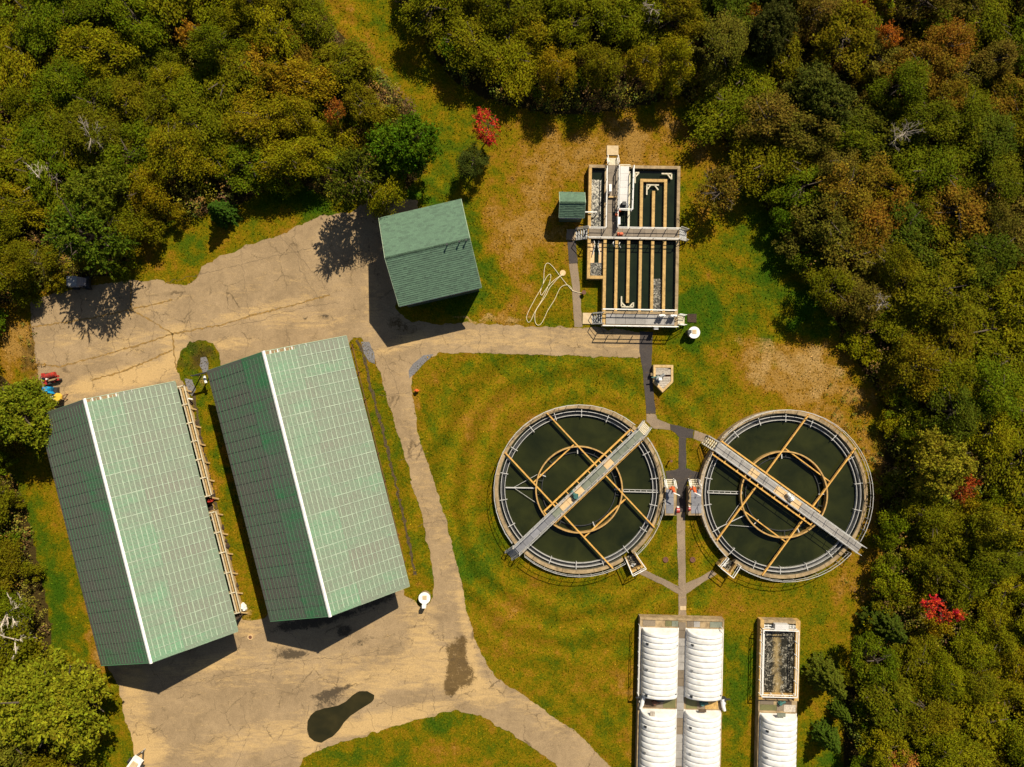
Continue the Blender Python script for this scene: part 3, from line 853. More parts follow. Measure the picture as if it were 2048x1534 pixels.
# ---------------------------------------------------------------- round settling tanks
def clarifier(label, ctr, bridge, beams, shorts, gap, box, arms, plates, motor_px, motor_mat, deck_ll, skip, deckmat):
    c2 = W(ctr[0], ctr[1], 2.03)
    c = (c2.x, c2.y)
    t = thing('settling_tank', label, 'settling tank', (c[0], c[1], 0), 'round settling tanks')
    # wall, cast in eleven lengths with recessed joints
    a = gap[1]
    span = 360 - (gap[1] - gap[0])
    nseg = 16
    for i in range(nseg):
        mb = MB()
        mb.ring(c, 8.76, 9.14, 0, .95 + R_.uniform(-.006, .006), a + span * i / nseg + .12, a + span * (i + 1) / nseg - .12, 10)
        mb.build('wall_panel', M_conc, t)
    mb = MB(); mb.ring(c, 8.70, 8.757, .1, .90, a + .3, a + span - .3, 90); mb.build('wall_shade_lining', M_wallin, t)  # thin dark lining carries the inner wall's shade in its colour
    mb = MB(); mb.cyl(c, 8.72, .1, .45, 96); mb.build('water', M_water, t)
    # launder rings
    for r, z, nm in ((8.02, .78, 'weir_ring'), (8.43, .84, 'launder_ring')):
        mb = MB(); mb.ring(c, r, r + .055, .30, z, n=128); mb.build(nm, M_rail, t)
    mb = MB(); mb.ring(c, 8.02 + .073, 8.43 - .003, .30, .46, n=96); mb.build('shadowed_launder_floor', M_dark, t)  # floor coloured near black for the deep shadow between the rings
    for i in range(18):
        an = math.radians(8 + i * 20)
        ca, sa = math.cos(an), math.sin(an)
        mb = MB()
        mb.bar((c[0] + 7.85 * ca, c[1] + 7.85 * sa, .86), (c[0] + 8.74 * ca, c[1] + 8.74 * sa, .86), .07, .05)
        mb.bar((c[0] + 7.9 * ca, c[1] + 7.9 * sa, .44), (c[0] + 7.9 * ca, c[1] + 7.9 * sa, .86), .06)
        mb.build('bracket', M_rail, t)
    # feed well
    mb = MB(); mb.ring(c, 4.62, 4.70, .30, 1.12, n=96); mb.ring(c, 4.59, 4.735, 1.12, 1.17, n=96); mb.build('feed_well', M_ring, t)
    mb = MB(); mb.ring(c, 3.98, 4.05, .30, .66, n=80)
    for i in range(14):
        an = math.radians(13 + i * 360 / 14 + R_.uniform(-6, 6)); ca, sa = math.cos(an), math.sin(an)
        mb.bar((c[0] + 4.0 * ca, c[1] + 4.0 * sa, .7), (c[0] + 4.6 * ca, c[1] + 4.6 * sa, .7), .06)
    mb.build('scum_baffle', M_dark, t)
    for i in range(5):
        an = math.radians(92 + i * 67); ca, sa = math.cos(an), math.sin(an)
        mb = MB(); mb.bar((c[0] + 3.85 * ca, c[1] + 3.85 * sa, .82), (c[0] + 4.5 * ca, c[1] + 4.5 * sa, .82), .10, .05)
        mb.build('bracket', M_rail, t)
    # yellow beams
    for (x0, y0, x1, y1), wd, nm in [(b, .14, 'beam') for b in beams] + [(b, .12, 'cross_beam') for b in shorts]:
        A = W3(x0, y0, 1.2, 1.16 if nm == 'beam' else 1.06); B = W3(x1, y1, 1.2, A.z)
        mb = MB()
        mb.bar(A, B, wd, .03); mb.bar(A - Vector((0, 0, .2)), B - Vector((0, 0, .2)), wd, .03)
        mb.bar(A - Vector((0, 0, .1)), B - Vector((0, 0, .1)), .035, .17)
        mb.build(nm, M_yel, t)
    # bridge
    A = W(*bridge[0], 1.3); B = W(*bridge[1], 1.3)
    d = (B - A).normalized(); s = Vector((-d.y, d.x)); L = (B - A).length
    z = 1.32; hw = .44
    st0, st1 = 1.15, (1.15 if plates['stair_b'] else .35)
    A2 = A + d * st0; B2 = B - d * st1
    Ld = (B2 - A2).length
    n = round(Ld / 1.12)
    cbasis = Matrix(((d.x, s.x, 0), (d.y, s.y, 0), (0, 0, 1)))
    pl = Ld / n
    gm = MB(); gm.box(-pl / 2 + .012, pl / 2 - .012, -hw, hw, -.04, 0)
    g1 = gm.mesh('grating_panel', deckmat[0]); g2 = gm.mesh('grating_panel', deckmat[1]); g3 = gm.mesh('deck_plate', M_tan)
    for i in range(n):
        f = (i + .5) / n
        p = A2 + d * (i + .5) * pl
        tanp = any(a0 <= f <= a1 for a0, a1 in plates['tan'])
        me = g3 if tanp else (g1 if f < plates['split'] else g2)
        inst(me, 'deck_plate' if tanp else 'grating_panel', t, (p.x, p.y, z + (.008 if tanp else 0) + R_.uniform(-.004, .004)), cbasis)
    for sg in (-1, 1):
        o = s * sg * (hw + .04)
        mb = MB(); a_ = A2 + o; b_ = B2 + o
        mb.bar((a_.x, a_.y, z - .12), (b_.x, b_.y, z - .12), .05, .24); mb.build('bridge_girder', M_rail, t)
        mb = MB(); railing(mb, [a_, b_], z, 1.05, 1.6, .052); mb.build('railing', M_rail, t)
        # yellow carrying beams over part of the span
        f0, f1 = plates['beam']
        o = s * sg * .86 + s * plates.get('boff', 0)
        a_ = A2 + d * Ld * f0 + o; b_ = A2 + d * Ld * f1 + o
        mb = MB()
        mb.bar((a_.x, a_.y, 1.24), (b_.x, b_.y, 1.24), .16, .03); mb.bar((a_.x, a_.y, 1.02), (b_.x, b_.y, 1.02), .16, .03)
        mb.bar((a_.x, a_.y, 1.13), (b_.x, b_.y, 1.13), .035, .19); mb.build('carrying_beam', M_yel, t)
    f0, f1 = plates['beam']
    m = int(Ld * (f1 - f0) / 1.5)
    for i in range(m + 1):
        p = A2 + d * (Ld * (f0 + (f1 - f0) * i / m)) + s * plates.get('boff', 0)
        a_ = p + s * .80; b_ = p - s * .80
        mb = MB(); mb.bar((a_.x, a_.y, 1.10), (b_.x, b_.y, 1.10), .09, .1); mb.build('brace', M_yel, t)
    stairs(t, A2, A, 1.0, z, .1, 6, M_pale if plates['pale'] else M_steel)
    if plates['stair_b']: stairs(t, B2, B, 1.0, z, .1, 6, M_pale)
    # rim railing in straight lengths
    gaps = skip + [gap]
    N = 180
    run = []
    for i in range(N + 1):
        an = 360 * i / N
        blocked = any(g0 <= (an + o) <= g1 for g0, g1 in gaps for o in (-360, 0, 360))
        if not blocked:
            run.append((c[0] + 9.2 * math.cos(math.radians(an)), c[1] + 9.2 * math.sin(math.radians(an))))
        if (blocked or i == N or len(run) == 17) and run:
            if len(run) > 1:
                mb = MB(); railing(mb, run[::4] + ([run[-1]] if (len(run) - 1) % 4 else []), .95, 1.08, 2.0, .05)
                mb.build('railing', M_rail, t)
            run = [run[-1]] if not blocked else []
    # outlet box
    q = [W(x, y, .95) for x, y in box]
    mb = MB()
    cc = sum(q, Vector((0, 0))) / 4
    for i in (0, 1, 2):
        a_, b_ = q[i], q[i + 1]
        ai = cc + (a_ - cc) * .74; bi = cc + (b_ - cc) * .74
        if i == 0: ai = a_.lerp(q[3], .13); 
        if i == 2: bi = b_.lerp(q[0], .13)
        mb.prism([tuple(a_), tuple(b_), tuple(bi), tuple(ai)], 0, .9)
    mb.build('outlet_box', M_coping, t)
    mb = MB(); mb.prism([tuple(cc + (p - cc) * .8) for p in q], .05, .3); mb.build('box_water', M_foam, t)
    mb = MB(); railing(mb, [q[0], q[1], q[2], q[3]], .9, 1.08, 1.4, .07); mb.build('railing', M_railw, t)
    mb = MB(); m_ = cc + (q[1] - cc) * .3
    mb.cyl((m_.x, m_.y), .16, .3, .8, 10); mb.bar((m_.x - .4, m_.y - .1, .8), (m_.x + .3, m_.y + .2, .8), .08); mb.build('gate_valve', M_rail, t)
    # scraper arms
    for x0, y0, x1, y1, w_, kind in arms:
        a_ = W3(x0, y0, .7); b_ = W3(x1, y1, .7)
        mb = MB()
        if kind == 'ladder':
            dd = (b_ - a_).normalized(); ss = Vector((-dd.y, dd.x, 0)) * .12
            mb.bar(a_ + ss, b_ + ss, .05); mb.bar(a_ - ss, b_ - ss, .08)
            nn = int((b_ - a_).length / .6)
            for i in range(nn + 1):
                p = a_.lerp(b_, i / nn); mb.bar(p + ss, p - ss, .05)
        else: mb.bar(a_, b_, w_)
        mb.build('scum_arm' if kind != 'rod' else 'tie_rod', M_rail, t)
    p = W(*motor_px, 1.6)
    motor('drive_unit', motor_mat, t, p.x, p.y, z + .01, .95, 2.2)
    return t, c, z

LABS = ['round settling tank with a walkway sloping up to the right', 'round settling tank with a walkway sloping down to the right, nearest the woods']
clarifier(LABS[0], (1159.9, 981.7), ((1017, 1114.5), (1297, 849)),
          [(1094, 826, 1311, 1057), (1010, 905, 1227, 1138)], [(1148, 889.5, 1067, 965.5), (1251.5, 998.5, 1169.5, 1074.5)],
          (-57.5, -50), [(1250, 1116), (1263, 1147), (1289, 1133), (1269, 1104)],
          [(1011, 975, 1073, 976, .12, 'arm'), (1027, 975, 1078, 947, .04, 'rod'), (1027, 975, 1076, 1008, .04, 'rod'), (1247, 981, 1316, 982.5, .1, 'ladder')],
          {'tan': [(.33, .50), (.71, .745)], 'split': .3, 'beam': (.27, .97), 'stair_b': True, 'pale': False, 'boff': .06}, (1151, 993), M_teal, None,
          [(40, 48), (219, 228), (-4, 0)], (M_gblue, M_ggreen))
clarifier(LABS[1], (1574.7, 991.8), ((1414, 880), (1724, 1103)),
          [(1619, 828, 1434, 1081), (1712, 896, 1525, 1151)], [(1572, 897.5, 1661, 963.5), (1483, 1018, 1572, 1084)],
          (-132, -126), [(1452, 1113), (1436, 1131), (1461, 1151), (1476, 1128)],
          [(1415, 983.5, 1484, 985.5, .1, 'ladder'), (1484, 1000, 1452, 1046, .04, 'rod'), (1490, 1030, 1434, 1057, .08, 'arm'), (1459, 1050, 1510, 1054, .04, 'rod')],
          {'tan': [(.22, .28), (.42, .60)], 'split': .3, 'beam': (.01, .70), 'stair_b': False, 'pale': True, 'boff': -.03}, (1583, 997), M_white, None,
          [(140, 148), (-40, -33), (180, 184)], (M_ggrey, M_ggrey))

# access platforms between the round tanks
def platform(label, x0, x1, stairs_x, orange, red, left):
    ref = 1.0
    A = W(x0, 974, ref); B = W(x1, 1031, ref)
    t = thing('platform', label, 'platform', ((A.x + B.x) / 2, B.y, 0), 'concrete platforms between the round tanks')
    mb = MB(); mb.box(A.x, B.x, B.y, A.y, 0, .96); mb.build('slab', M_conc, t)
    gx0, gx1 = (A.x + .12, B.x - .30) if left else (A.x + .30, B.x - .12)
    n = 3; dy = (A.y - .25 - (B.y + .22)) / n
    for i in range(n):
        mb = MB(); mb.box(gx0, gx1, B.y + .22 + i * dy + .01, B.y + .22 + (i + 1) * dy - .01, .963, .995); mb.build('grating_panel', M_gblue, t)
    sx = W(stairs_x, 0, ref).x
    stairs(t, (sx, A.y), (sx, W(0, 958, .2).y), .95, .96, .12, 4, M_pale, M_railw)
    # davit post with orange winch and white arm
    p = W(*orange, 1.9)
    dv = thing('davit_hoist', 'small orange davit hoist on the ' + ('left' if left else 'right') + ' of the two platforms between the round tanks', 'hoist', (p.x, p.y, .96), 'davit hoists')
    mb = MB(); mb.cyl((p.x, p.y), .06, .96, 2.5, 8); mb.cyl((p.x, p.y), .15, .995, 1.03, 10); mb.build('post', M_orange, dv)
    mb = MB(); mb.prism([(p.x - .2, p.y + .5), (p.x + .12, p.y + .35), (p.x + .25, p.y - .25), (p.x - .05, p.y - .2)], 2.0, 2.35); mb.build('winch_head', M_orange, dv)
    mb = MB(); mb.bar((p.x, p.y - .2, 2.42), (p.x + .65, p.y - .5, 2.5), .09); mb.build('arm', M_railw, dv)
    p = W(*red, 1.2)
    rb = thing('hose_reel', 'red hose reel at the lower end of the ' + ('left' if left else 'right') + ' platform between the round tanks', 'hose reel', (p.x, p.y, 0), 'red hose reels')
    s_ = .72 if left else .5
    mb = MB(); mb.box(p.x - .05, p.x + .05, p.y - .3 * s_, p.y + .3 * s_, 0, 1.0); mb.build('stand', M_railw, rb)
    mb = MB(); mb.tube([(p.x - .22 * s_, p.y, 1.15), (p.x + .22 * s_, p.y, 1.15)], .42 * s_, 14); mb.build('reel', M_red, rb)
    mb = MB(); mb.tube([(p.x - .27 * s_, p.y, 1.15), (p.x + .27 * s_, p.y, 1.15)], .13 * s_, 10); mb.box(p.x - .15 * s_, p.x + .15 * s_, p.y + .42 * s_, p.y + .6 * s_, .9, 1.3); mb.build('hub', M_white, rb)
platform('concrete platform with grating touching the left round tank', 1330, 1353, 1341, (1345, 980), (1356, 1021), True)
platform('concrete platform with grating touching the right round tank', 1377, 1405, 1390, (1387, 980), (1379, 1018), False)

# ---------------------------------------------------------------- rectangular tank
def rect_tank():
    a1 = math.radians(1.0)
    ca, sa = math.cos(a1), math.sin(a1)
    def T(u, v, ref=1.1):
        return W(1178 + u * ca - v * sa, 329 + u * sa + v * ca, ref)
    c = T(90, 160)
    t = thing('treatment_tank', 'rectangular concrete tank with ochre baffle walls and crossing walkways', 'tank', (c.x, c.y, 0))
    def q(u0, u1, v0, v1, z0, z1, mb=None, ref=1.1):
        mb = mb or MB()
        mb.prism([tuple(T(u0, v0, ref)), tuple(T(u1, v0, ref)), tuple(T(u1, v1, ref)), tuple(T(u0, v1, ref))], z0, z1)
        return mb
    WT = 1.1
    walls = [(0, 183, 0, 6, M_conc), (0, 6, 6.1, 228, M_coping), (177, 183, 6.1, 322, M_conc), (32, 38, 6.1, 150, M_conc), (32, 38, 150.1, 322, M_coping), (6.1, 31.9, 222, 228, M_coping), (38.1, 176.9, 292, 322, M_conc)]
    for u0, u1, v0, v1, m_ in walls:
        # cast in lengths
        L = max(u1 - u0, v1 - v0); n = max(1, round(L / 60))
        for i in range(n):
            e = .12
            zt = WT + R_.uniform(-.004, .004)
            if u1 - u0 > v1 - v0: q(u0 + (u1 - u0) * i / n + e, u0 + (u1 - u0) * (i + 1) / n - e, v0, v1, 0, zt).build('wall', m_, t)
            else: q(u0, u1, v0 + (v1 - v0) * i / n + e, v0 + (v1 - v0) * (i + 1) / n - e, 0, zt).build('wall', m_, t)
    q(37, 178, 5, 293, 0.02, .62).build('water', M_water2, t)
    q(5, 33, 5, 223, 0.02, .60).build('water', M_water2, t)
    # dark lining puts shade into the colour of the north and east inner faces
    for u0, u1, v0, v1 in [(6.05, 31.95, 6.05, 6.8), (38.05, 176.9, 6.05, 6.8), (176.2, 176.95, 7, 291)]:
        q(u0, u1, v0, v1, .1, .98).build('wall_shade_lining', M_wallin, t)
    # west bay: foaming water, then sluice channel
    q(6.1, 26, 28, 122, .605, .66).build('foam', M_foamn, t)
    q(7, 31, 152, 221, .60, .65).build('channel_floor', M_tan, t)
    q(15, 23.5, 152, 196, .64, .68).build('channel_water', M_water2, t)
    q(7, 31, 195, 221, .64, .69).build('foam', M_foam, t)
    for u in (13.2, 22.8):
        mb = MB(); pts = []
        for k in range(9):
            f = k / 8; p = T(u + (1.6 if u < 18 else -1.6) * math.sin(f * 5), 152 + f * 28)
            pts.append((p.x, p.y, .95))
        mb.tube(pts, .05, 5); mb.build('guide_rail', M_rail, t)
    # baffle walls
    B6 = 2.9
    for cu, v0, v1 in [(58.5, 150, 292), (82.3, 150, 275), (106.4, 150, 292), (130.6, 150, 292), (154.4, 150, 292)]:
        n = 3
        for i in range(n):
            q(cu - B6, cu + B6, v0 + (v1 - v0) * i / n + .1, v0 + (v1 - v0) * (i + 1) / n - .1, .1, 1.02 + R_.uniform(-.005, .005)).build('baffle_wall', M_coping, t)
    for cu, v0, v1 in [(106.4, 32.2, 128), (130.6, 50, 128), (154.4, 32.2, 128)]:
        q(cu - B6, cu + B6, v0, v1, .1, 1.02).build('baffle_wall', M_coping, t)
    q(103.5, 157.3, 26.3, 32, .1, 1.02).build('baffle_wall', M_coping, t)
    q(79.5, 83.5, 12, 128, .1, 1.02).build('baffle_wall', M_pale, t)
    q(58, 62, 88, 128, .1, 1.02).build('baffle_wall', M_conc, t)
    # foam in lanes
    q(134, 151, 225, 291, .60, .645).build('foam', M_foam, t)
    # loose timber frames in the lanes
    def frame(pts, z=.95, w=.14):
        for (u0, v0), (u1, v1) in pts:
            A = T(u0, v0); B = T(u1, v1)
            mb = MB(); mb.bar((A.x, A.y, z), (B.x, B.y, z), w, .1); mb.build('guide_frame', M_pale, t)
    frame([((93, 14), (93, 35)), ((93, 14), (101, 14)), ((94, 22), (100, 15))])
    frame([((146, 15), (166, 15)), ((166, 15), (166, 26)), ((158, 16), (165, 25))])
    frame([((116, 38), (141, 38)), ((117, 38), (117, 58)), ((118, 47), (124, 39)), ((133, 39), (140, 48))])
    frame([((70, 262), (70, 282)), ((70, 283), (94, 283)), ((94, 283), (94, 274)), ((71, 275), (78, 282)), ((87, 282), (93, 275))])
    # decks
    def deck(u0, u1, v0, v1, z, mat, n, along='v', gap=.18):
        for i in range(n):
            if along == 'v': mb = q(u0, u1, v0 + (v1 - v0) * i / n + gap, v0 + (v1 - v0) * (i + 1) / n - gap, z - .05, z + R_.uniform(-.004, .004))
            else: mb = q(u0 + (u1 - u0) * i / n + gap, u0 + (u1 - u0) * (i + 1) / n - gap, v0, v1, z - .05, z + R_.uniform(-.004, .004))
            cc = T((u0 + u1) / 2, v0 + (v1 - v0) * (i + .5) / n) if along == 'v' else T(u0 + (u1 - u0) * (i + .5) / n, (v0 + v1) / 2)
            mb.build('grating_panel', mat, t, org=(cc.x, cc.y, z))
    ZD = 1.18
    deck(38.5, 58, 1, 126.8, ZD, M_gbrown, 8)
    deck(2, 181, 127, 148.5, ZD, M_gbrown, 8, 'u')
    deck(39, 176, 297, 318, ZD, M_ggrey, 7, 'u')
    deck(62, 79.3, 4, 88, 1.38, M_gwhite, 6)
    for k, v in enumerate((-4, -1, 2)):
        q(63, 84, v, v + 1.6, 1.2 - .25 * (2 - k) - .05, 1.2 - .25 * (2 - k)).build('stair_tread', M_pale, t)
    def rail(pts, z=ZD, mat=M_rail, h=1.05, sp=1.4, ref=2.2, w=.075):
        mb = MB(); railing(mb, [T(u, v, ref) for u, v in pts], z, h, sp, w); mb.build('railing', mat, t)
    rail([(37, 2), (37, 125), (2, 125)])
    rail([(60, 0), (60, 80)])
    rail([(60, 80), (60, 124), (185, 124)])
    rail([(1, 144.5), (185, 144.5)])
    rail([(33, 288), (181, 288)], mat=M_railw)
    rail([(33, 321), (184, 321)], mat=M_railw, w=.09)
    rail([(61, 0), (61, 87), (89, 88), (90.5, 0)], z=1.38, mat=M_railw, ref=2.4, sp=1.1)
    # stairs: north, west, east, south-west, south-east
    stairs(t, T(48, 0), T(48, -20), 1.05, ZD, .1, 6, M_pale, M_railw)
    stairs(t, T(0, 137.5), T(-23, 137.5), 1.1, ZD, .1, 5, M_steel, M_rail)
    stairs(t, T(183, 136), T(202, 136), 1.1, ZD, .1, 5, M_steel, M_rail)
    stairs(t, T(33, 307), T(13, 307), 1.1, ZD, .1, 5, M_steel, M_rail)
    stairs(t, T(183, 307), T(201, 307), 1.0, ZD, .1, 5, M_pale, M_railw)
    q(35, 58, -38, -19, 0.01, .12, ref=0).build('landing_pad', M_slabnew, t)
    q(-7.5, 13, 297, 319, 0.01, .12, ref=0).build('landing_pad', M_slabnew, t)
    q(-27, -17, 133, 147, 0.01, .12, ref=0).build('landing_pad', M_slabnew, t)
    q(202, 220, 295, 312, 0.01, .08, ref=0).build('landing_pad', M_compost, t)
    # gate boxes on the south walkway
    for u, v in ((148, 301), (171, 301)):
        p = T(u, v)
        g = MB(); g.box(p.x - .30, p.x + .30, p.y - .12, p.y + .12, ZD, ZD + .85); g.box(p.x - .36, p.x + .36, p.y - .05, p.y + .05, ZD + .85, ZD + .92)
        g.cyl((p.x - .2, p.y), .11, ZD + .92, ZD + .97, 10); g.cyl((p.x + .2, p.y), .11, ZD + .92, ZD + .97, 10)
        g.build('gate_actuator', M_white, t)
    p = T(139, 326); g = MB(); g.box(p.x - .22, p.x + .22, p.y - .1, p.y + .1, .9, 1.5); g.build('junction_box', M_white, t)
    # control post, grit gear and white pipe
    p = T(43, 47, 2); g = MB(); g.box(p.x - .13, p.x + .13, p.y - .38, p.y + .38, ZD, ZD + 1.1); g.build('control_cabinet', M_white, t)
    g = MB(); g.bar((p.x - .1, p.y - .75, ZD + .15), (p.x + .85, p.y - .75, ZD + .15), .16, .2); g.build('timber_step', M_timber, t)
    p = T(62, 112, 2); g = MB(); g.box(p.x - .12, p.x + .12, p.y - .4, p.y + .4, ZD, ZD + 1.0); g.build('control_cabinet', M_white, t)
    p = T(56, 96, 1.5); motor('gear_motor', M_dark, t, p.x, p.y, ZD, .8, 1.1)
    p = T(57, 100, 1.5); g = MB(); g.cyl((p.x, p.y), .17, ZD + .3, ZD + .75, 12); g.cyl((p.x + .35, p.y + .5), .15, ZD + .3, ZD + .6, 12); g.build('valve_wheel', M_orange, t)
    p = T(68, 137, 1.5); g = MB(); g.cyl((p.x, p.y), .19, ZD + .02, ZD + .2, 14); g.cyl((p.x - .35, p.y), .15, ZD + .02, ZD + .3, 12); g.build('hose_coil', M_orange, t)
    p = T(70, 84, 1.5); g = MB(); g.box(p.x - .3, p.x + .3, p.y - .35, p.y + .35, 1.38, 1.95); g.box(p.x - .2, p.x + .2, p.y + .05, p.y + .4, 1.95, 2.3); g.build('screen_drive', M_dark, t)
    g = MB(); A = T(-8, 95, 1.4); B = T(17, 95, 1.4)
    g.tube([(A.x, A.y, 1.35), (B.x, B.y, 1.35), (B.x + .05, B.y - .12, .7)], .07, 8); g.build('inlet_pipe', M_railw, t)
    for u, v in ((52, 158), (64, 160)):
        p = T(u, v); g = MB(); g.tube([(p.x, p.y + .25, 1.3), (p.x - .12, p.y, 1.45), (p.x + .1, p.y - .3, 1.2)], .04, 5); g.build('lifting_hook', M_railw, t)
rect_tank()

# ---------------------------------------------------------------- gabled buildings
class Frame:
    """a across, l along the ridge (towards the bottom of the photo)"""
    def __init__(s, cx, cy, ang):
        s.c = Vector((cx, cy)); s.a = Vector((math.cos(ang), math.sin(ang))); s.l = Vector((math.sin(ang), -math.cos(ang)))
    def p(s, a, l): return s.c + s.a * a + s.l * l
    def p3(s, a, l, z):
        q = s.p(a, l); return Vector((q.x, q.y, z))

def gable_walls(t, F, hw, hl, he, hr, inset_a, inset_l, mat, slope, north=True):
    wa, wl = hw - inset_a, hl - inset_l
    ze = he + slope * inset_a - .12
    zr = hr - .12
    for sg in (-1, 1):
        mb = MB()
        q = [F.p(sg * wa, -wl), F.p(sg * wa, wl), F.p(sg * (wa - .15), wl), F.p(sg * (wa - .15), -wl)]
        mb.prism([tuple(x) for x in q], 0, ze - .05); mb.build('wall', mat, t)
        if sg == -1 and not north: continue
        v = []
        for off in (0, .14):
            l = sg * (wl - off)
            v += [F.p3(-wa + .16, l, 0), F.p3(wa - .16, l, 0), F.p3(wa - .16, l, ze - .08), F.p3(0, l, zr - .08), F.p3(-wa + .16, l, ze - .08)]
        mb = MB(); mb.add(v, [(0, 1, 2, 3, 4), (9, 8, 7, 6, 5)] + [(i, (i + 1) % 5, 5 + (i + 1) % 5, 5 + i)[::-1] for i in range(5)])
        mb.build('gable_wall', mat, t)
    return wa, wl

def barn(label, F, hw, hl, he, hr, east_open, seed):
    rr = random.Random(seed)
    c = F.c
    t = thing('storage_barn', label, 'barn', (c.x, c.y, 0), 'green roofed barns')
    slope = (hr - he) / hw
    S = math.hypot(hw, hr - he)
    gable_walls(t, F, hw, hl, he, hr, .9, .5, M_wood, slope) if not east_open else None
    if east_open:
        wa, wl = hw - .9, hl - .5
        mb = MB(); mb.prism([tuple(F.p(-wa, -wl)), tuple(F.p(-wa, wl)), tuple(F.p(-wa + .15, wl)), tuple(F.p(-wa + .15, -wl))], 0, he + .2); mb.build('wall', M_wood, t)
        for sg in (-1, 1):
            v = []
            for off in (0, .14):
                l = sg * (wl - off)
                v += [F.p3(-wa + .16, l, 0), F.p3(wa - .16, l, 0), F.p3(wa - .16, l, he + .2), F.p3(0, l, hr - .2), F.p3(-wa + .16, l, he + .2)]
            mb = MB(); mb.add(v, [(0, 1, 2, 3, 4), (9, 8, 7, 6, 5)] + [(i, (i + 1) % 5, 5 + (i + 1) % 5, 5 + i)[::-1] for i in range(5)])
            mb.build('gable_wall', M_wood, t)
    n = 24
    pw = 2 * hl / n
    seg = [(0.0, .36), (.36, 1.0)]
    for side in (-1, 1):
        A3 = (Vector((F.a.x, F.a.y, 0)) * side * hw + Vector((0, 0, he - hr))) / S      # down the slope
        L3 = Vector((F.l.x, F.l.y, 0))
        N3 = A3.cross(L3) * (1 if A3.cross(L3).z > 0 else -1)
        Y3 = N3.cross(A3)
        basis = Matrix((A3, Y3, N3)).transposed()
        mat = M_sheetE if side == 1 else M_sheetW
        mesh = []
        yd = 1 if Y3.dot(L3) > 0 else -1
        for k, (s0, s1) in enumerate(seg):
            mb = MB()
            l0 = s0 * S; l1 = s1 * S + (.12 if k == 0 else 0)
            h0 = .03 if k == 0 else 0
            mb.add([(l0, -pw / 2 - .04, h0), (l1, -pw / 2 - .04, h0), (l1, pw / 2 - .01, h0 - .0), (l0, pw / 2 - .01, h0),
                    (l0, -pw / 2 - .04, h0 + .045), (l1, -pw / 2 - .04, h0 + .045), (l1, pw / 2 - .01, h0 + .022), (l0, pw / 2 - .01, h0 + .022)],
                   [(3, 2, 1, 0), (4, 5, 6, 7), (0, 1, 5, 4), (1, 2, 6, 5), (2, 3, 7, 6), (3, 0, 4, 7)])
            mesh.append(mb.mesh('roof_sheet', mat))
            if k == 0: short = MB(); short.v = [(v[0], v[1] * .72 + (.13 * pw) * yd, v[2]) for v in mb.v]; short.f = mb.f; short = short.mesh('roof_sheet', mat)
        for i in range(n):
            l = -hl + (i + .5) * pw
            R0 = F.p3(0, l, hr)
            for k in range(2):
                # green wherever algae is thick; upper sheets of the east slope are greener
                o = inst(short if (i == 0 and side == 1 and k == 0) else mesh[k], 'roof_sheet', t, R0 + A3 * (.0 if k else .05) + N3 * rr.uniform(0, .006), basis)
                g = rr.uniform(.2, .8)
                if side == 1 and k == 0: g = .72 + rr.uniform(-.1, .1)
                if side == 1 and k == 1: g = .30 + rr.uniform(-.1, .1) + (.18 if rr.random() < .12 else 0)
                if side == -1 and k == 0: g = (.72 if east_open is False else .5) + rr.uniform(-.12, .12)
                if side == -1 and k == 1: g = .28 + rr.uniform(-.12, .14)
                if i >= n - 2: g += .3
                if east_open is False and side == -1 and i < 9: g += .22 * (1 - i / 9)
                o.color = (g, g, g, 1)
            # lap edge between sheets
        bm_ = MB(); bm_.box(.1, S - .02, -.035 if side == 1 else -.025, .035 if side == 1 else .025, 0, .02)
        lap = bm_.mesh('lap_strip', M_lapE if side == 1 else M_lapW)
        for i in range(1, n):
            p = F.p3(0, -hl + i * pw + rr.uniform(-.02, .02), hr) + N3 * .058
            inst(lap, 'lap_strip', t, p, basis)
        nb = 17
        bt = MB(); bt.box(-.036 if side == 1 else -.024, .036 if side == 1 else .024, -hl + .30, hl - .08, 0, .012)
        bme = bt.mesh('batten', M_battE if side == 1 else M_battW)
        for i in range(1, nb):
            p = F.p3(0, 0, hr) + A3 * (S * i / nb + rr.uniform(-.03, .03)) + N3 * .075
            inst(bme, 'batten', t, p, basis)
        # eave edge
        a_ = F.p3(side * (hw + .02), -hl, he - .03); b_ = F.p3(side * (hw + .02), hl, he - .03)
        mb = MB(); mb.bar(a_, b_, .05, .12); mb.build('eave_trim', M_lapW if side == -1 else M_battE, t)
        for e in (-1, 1):
            a_ = F.p3(0, e * (hl + .04), hr - .04); b_ = F.p3(side * hw, e * (hl + .04), he - .04)
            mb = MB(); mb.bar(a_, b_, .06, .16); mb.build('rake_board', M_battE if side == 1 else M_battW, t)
    # ridge cap
    mb = MB()
    v = []
    for l in (-hl - .1, hl + .1):
        v += [F.p3(-.16, l, hr + .05), F.p3(0, l, hr + .14), F.p3(.16, l, hr + .05), F.p3(0, l, hr + .02)]
    mb.add(v, [(0, 1, 5, 4), (1, 2, 6, 5), (2, 3, 7, 6), (3, 0, 4, 7), (3, 2, 1, 0), (4, 5, 6, 7)])
    mb.build('ridge_cap', M_white, t)
    # bare rafter tails at the north end
    slope1 = (hr - he) / hw
    for k in range(6):
        a = .55 + k * .62
        q = F.p3(a, -hl + .30, hr - slope1 * a - .04)
        p = F.p3(a, -hl - .06, hr - slope1 * a - .02)
        mb = MB(); mb.bar(p, q, .11, .1); mb.build('rafter_tail', M_railw, t)
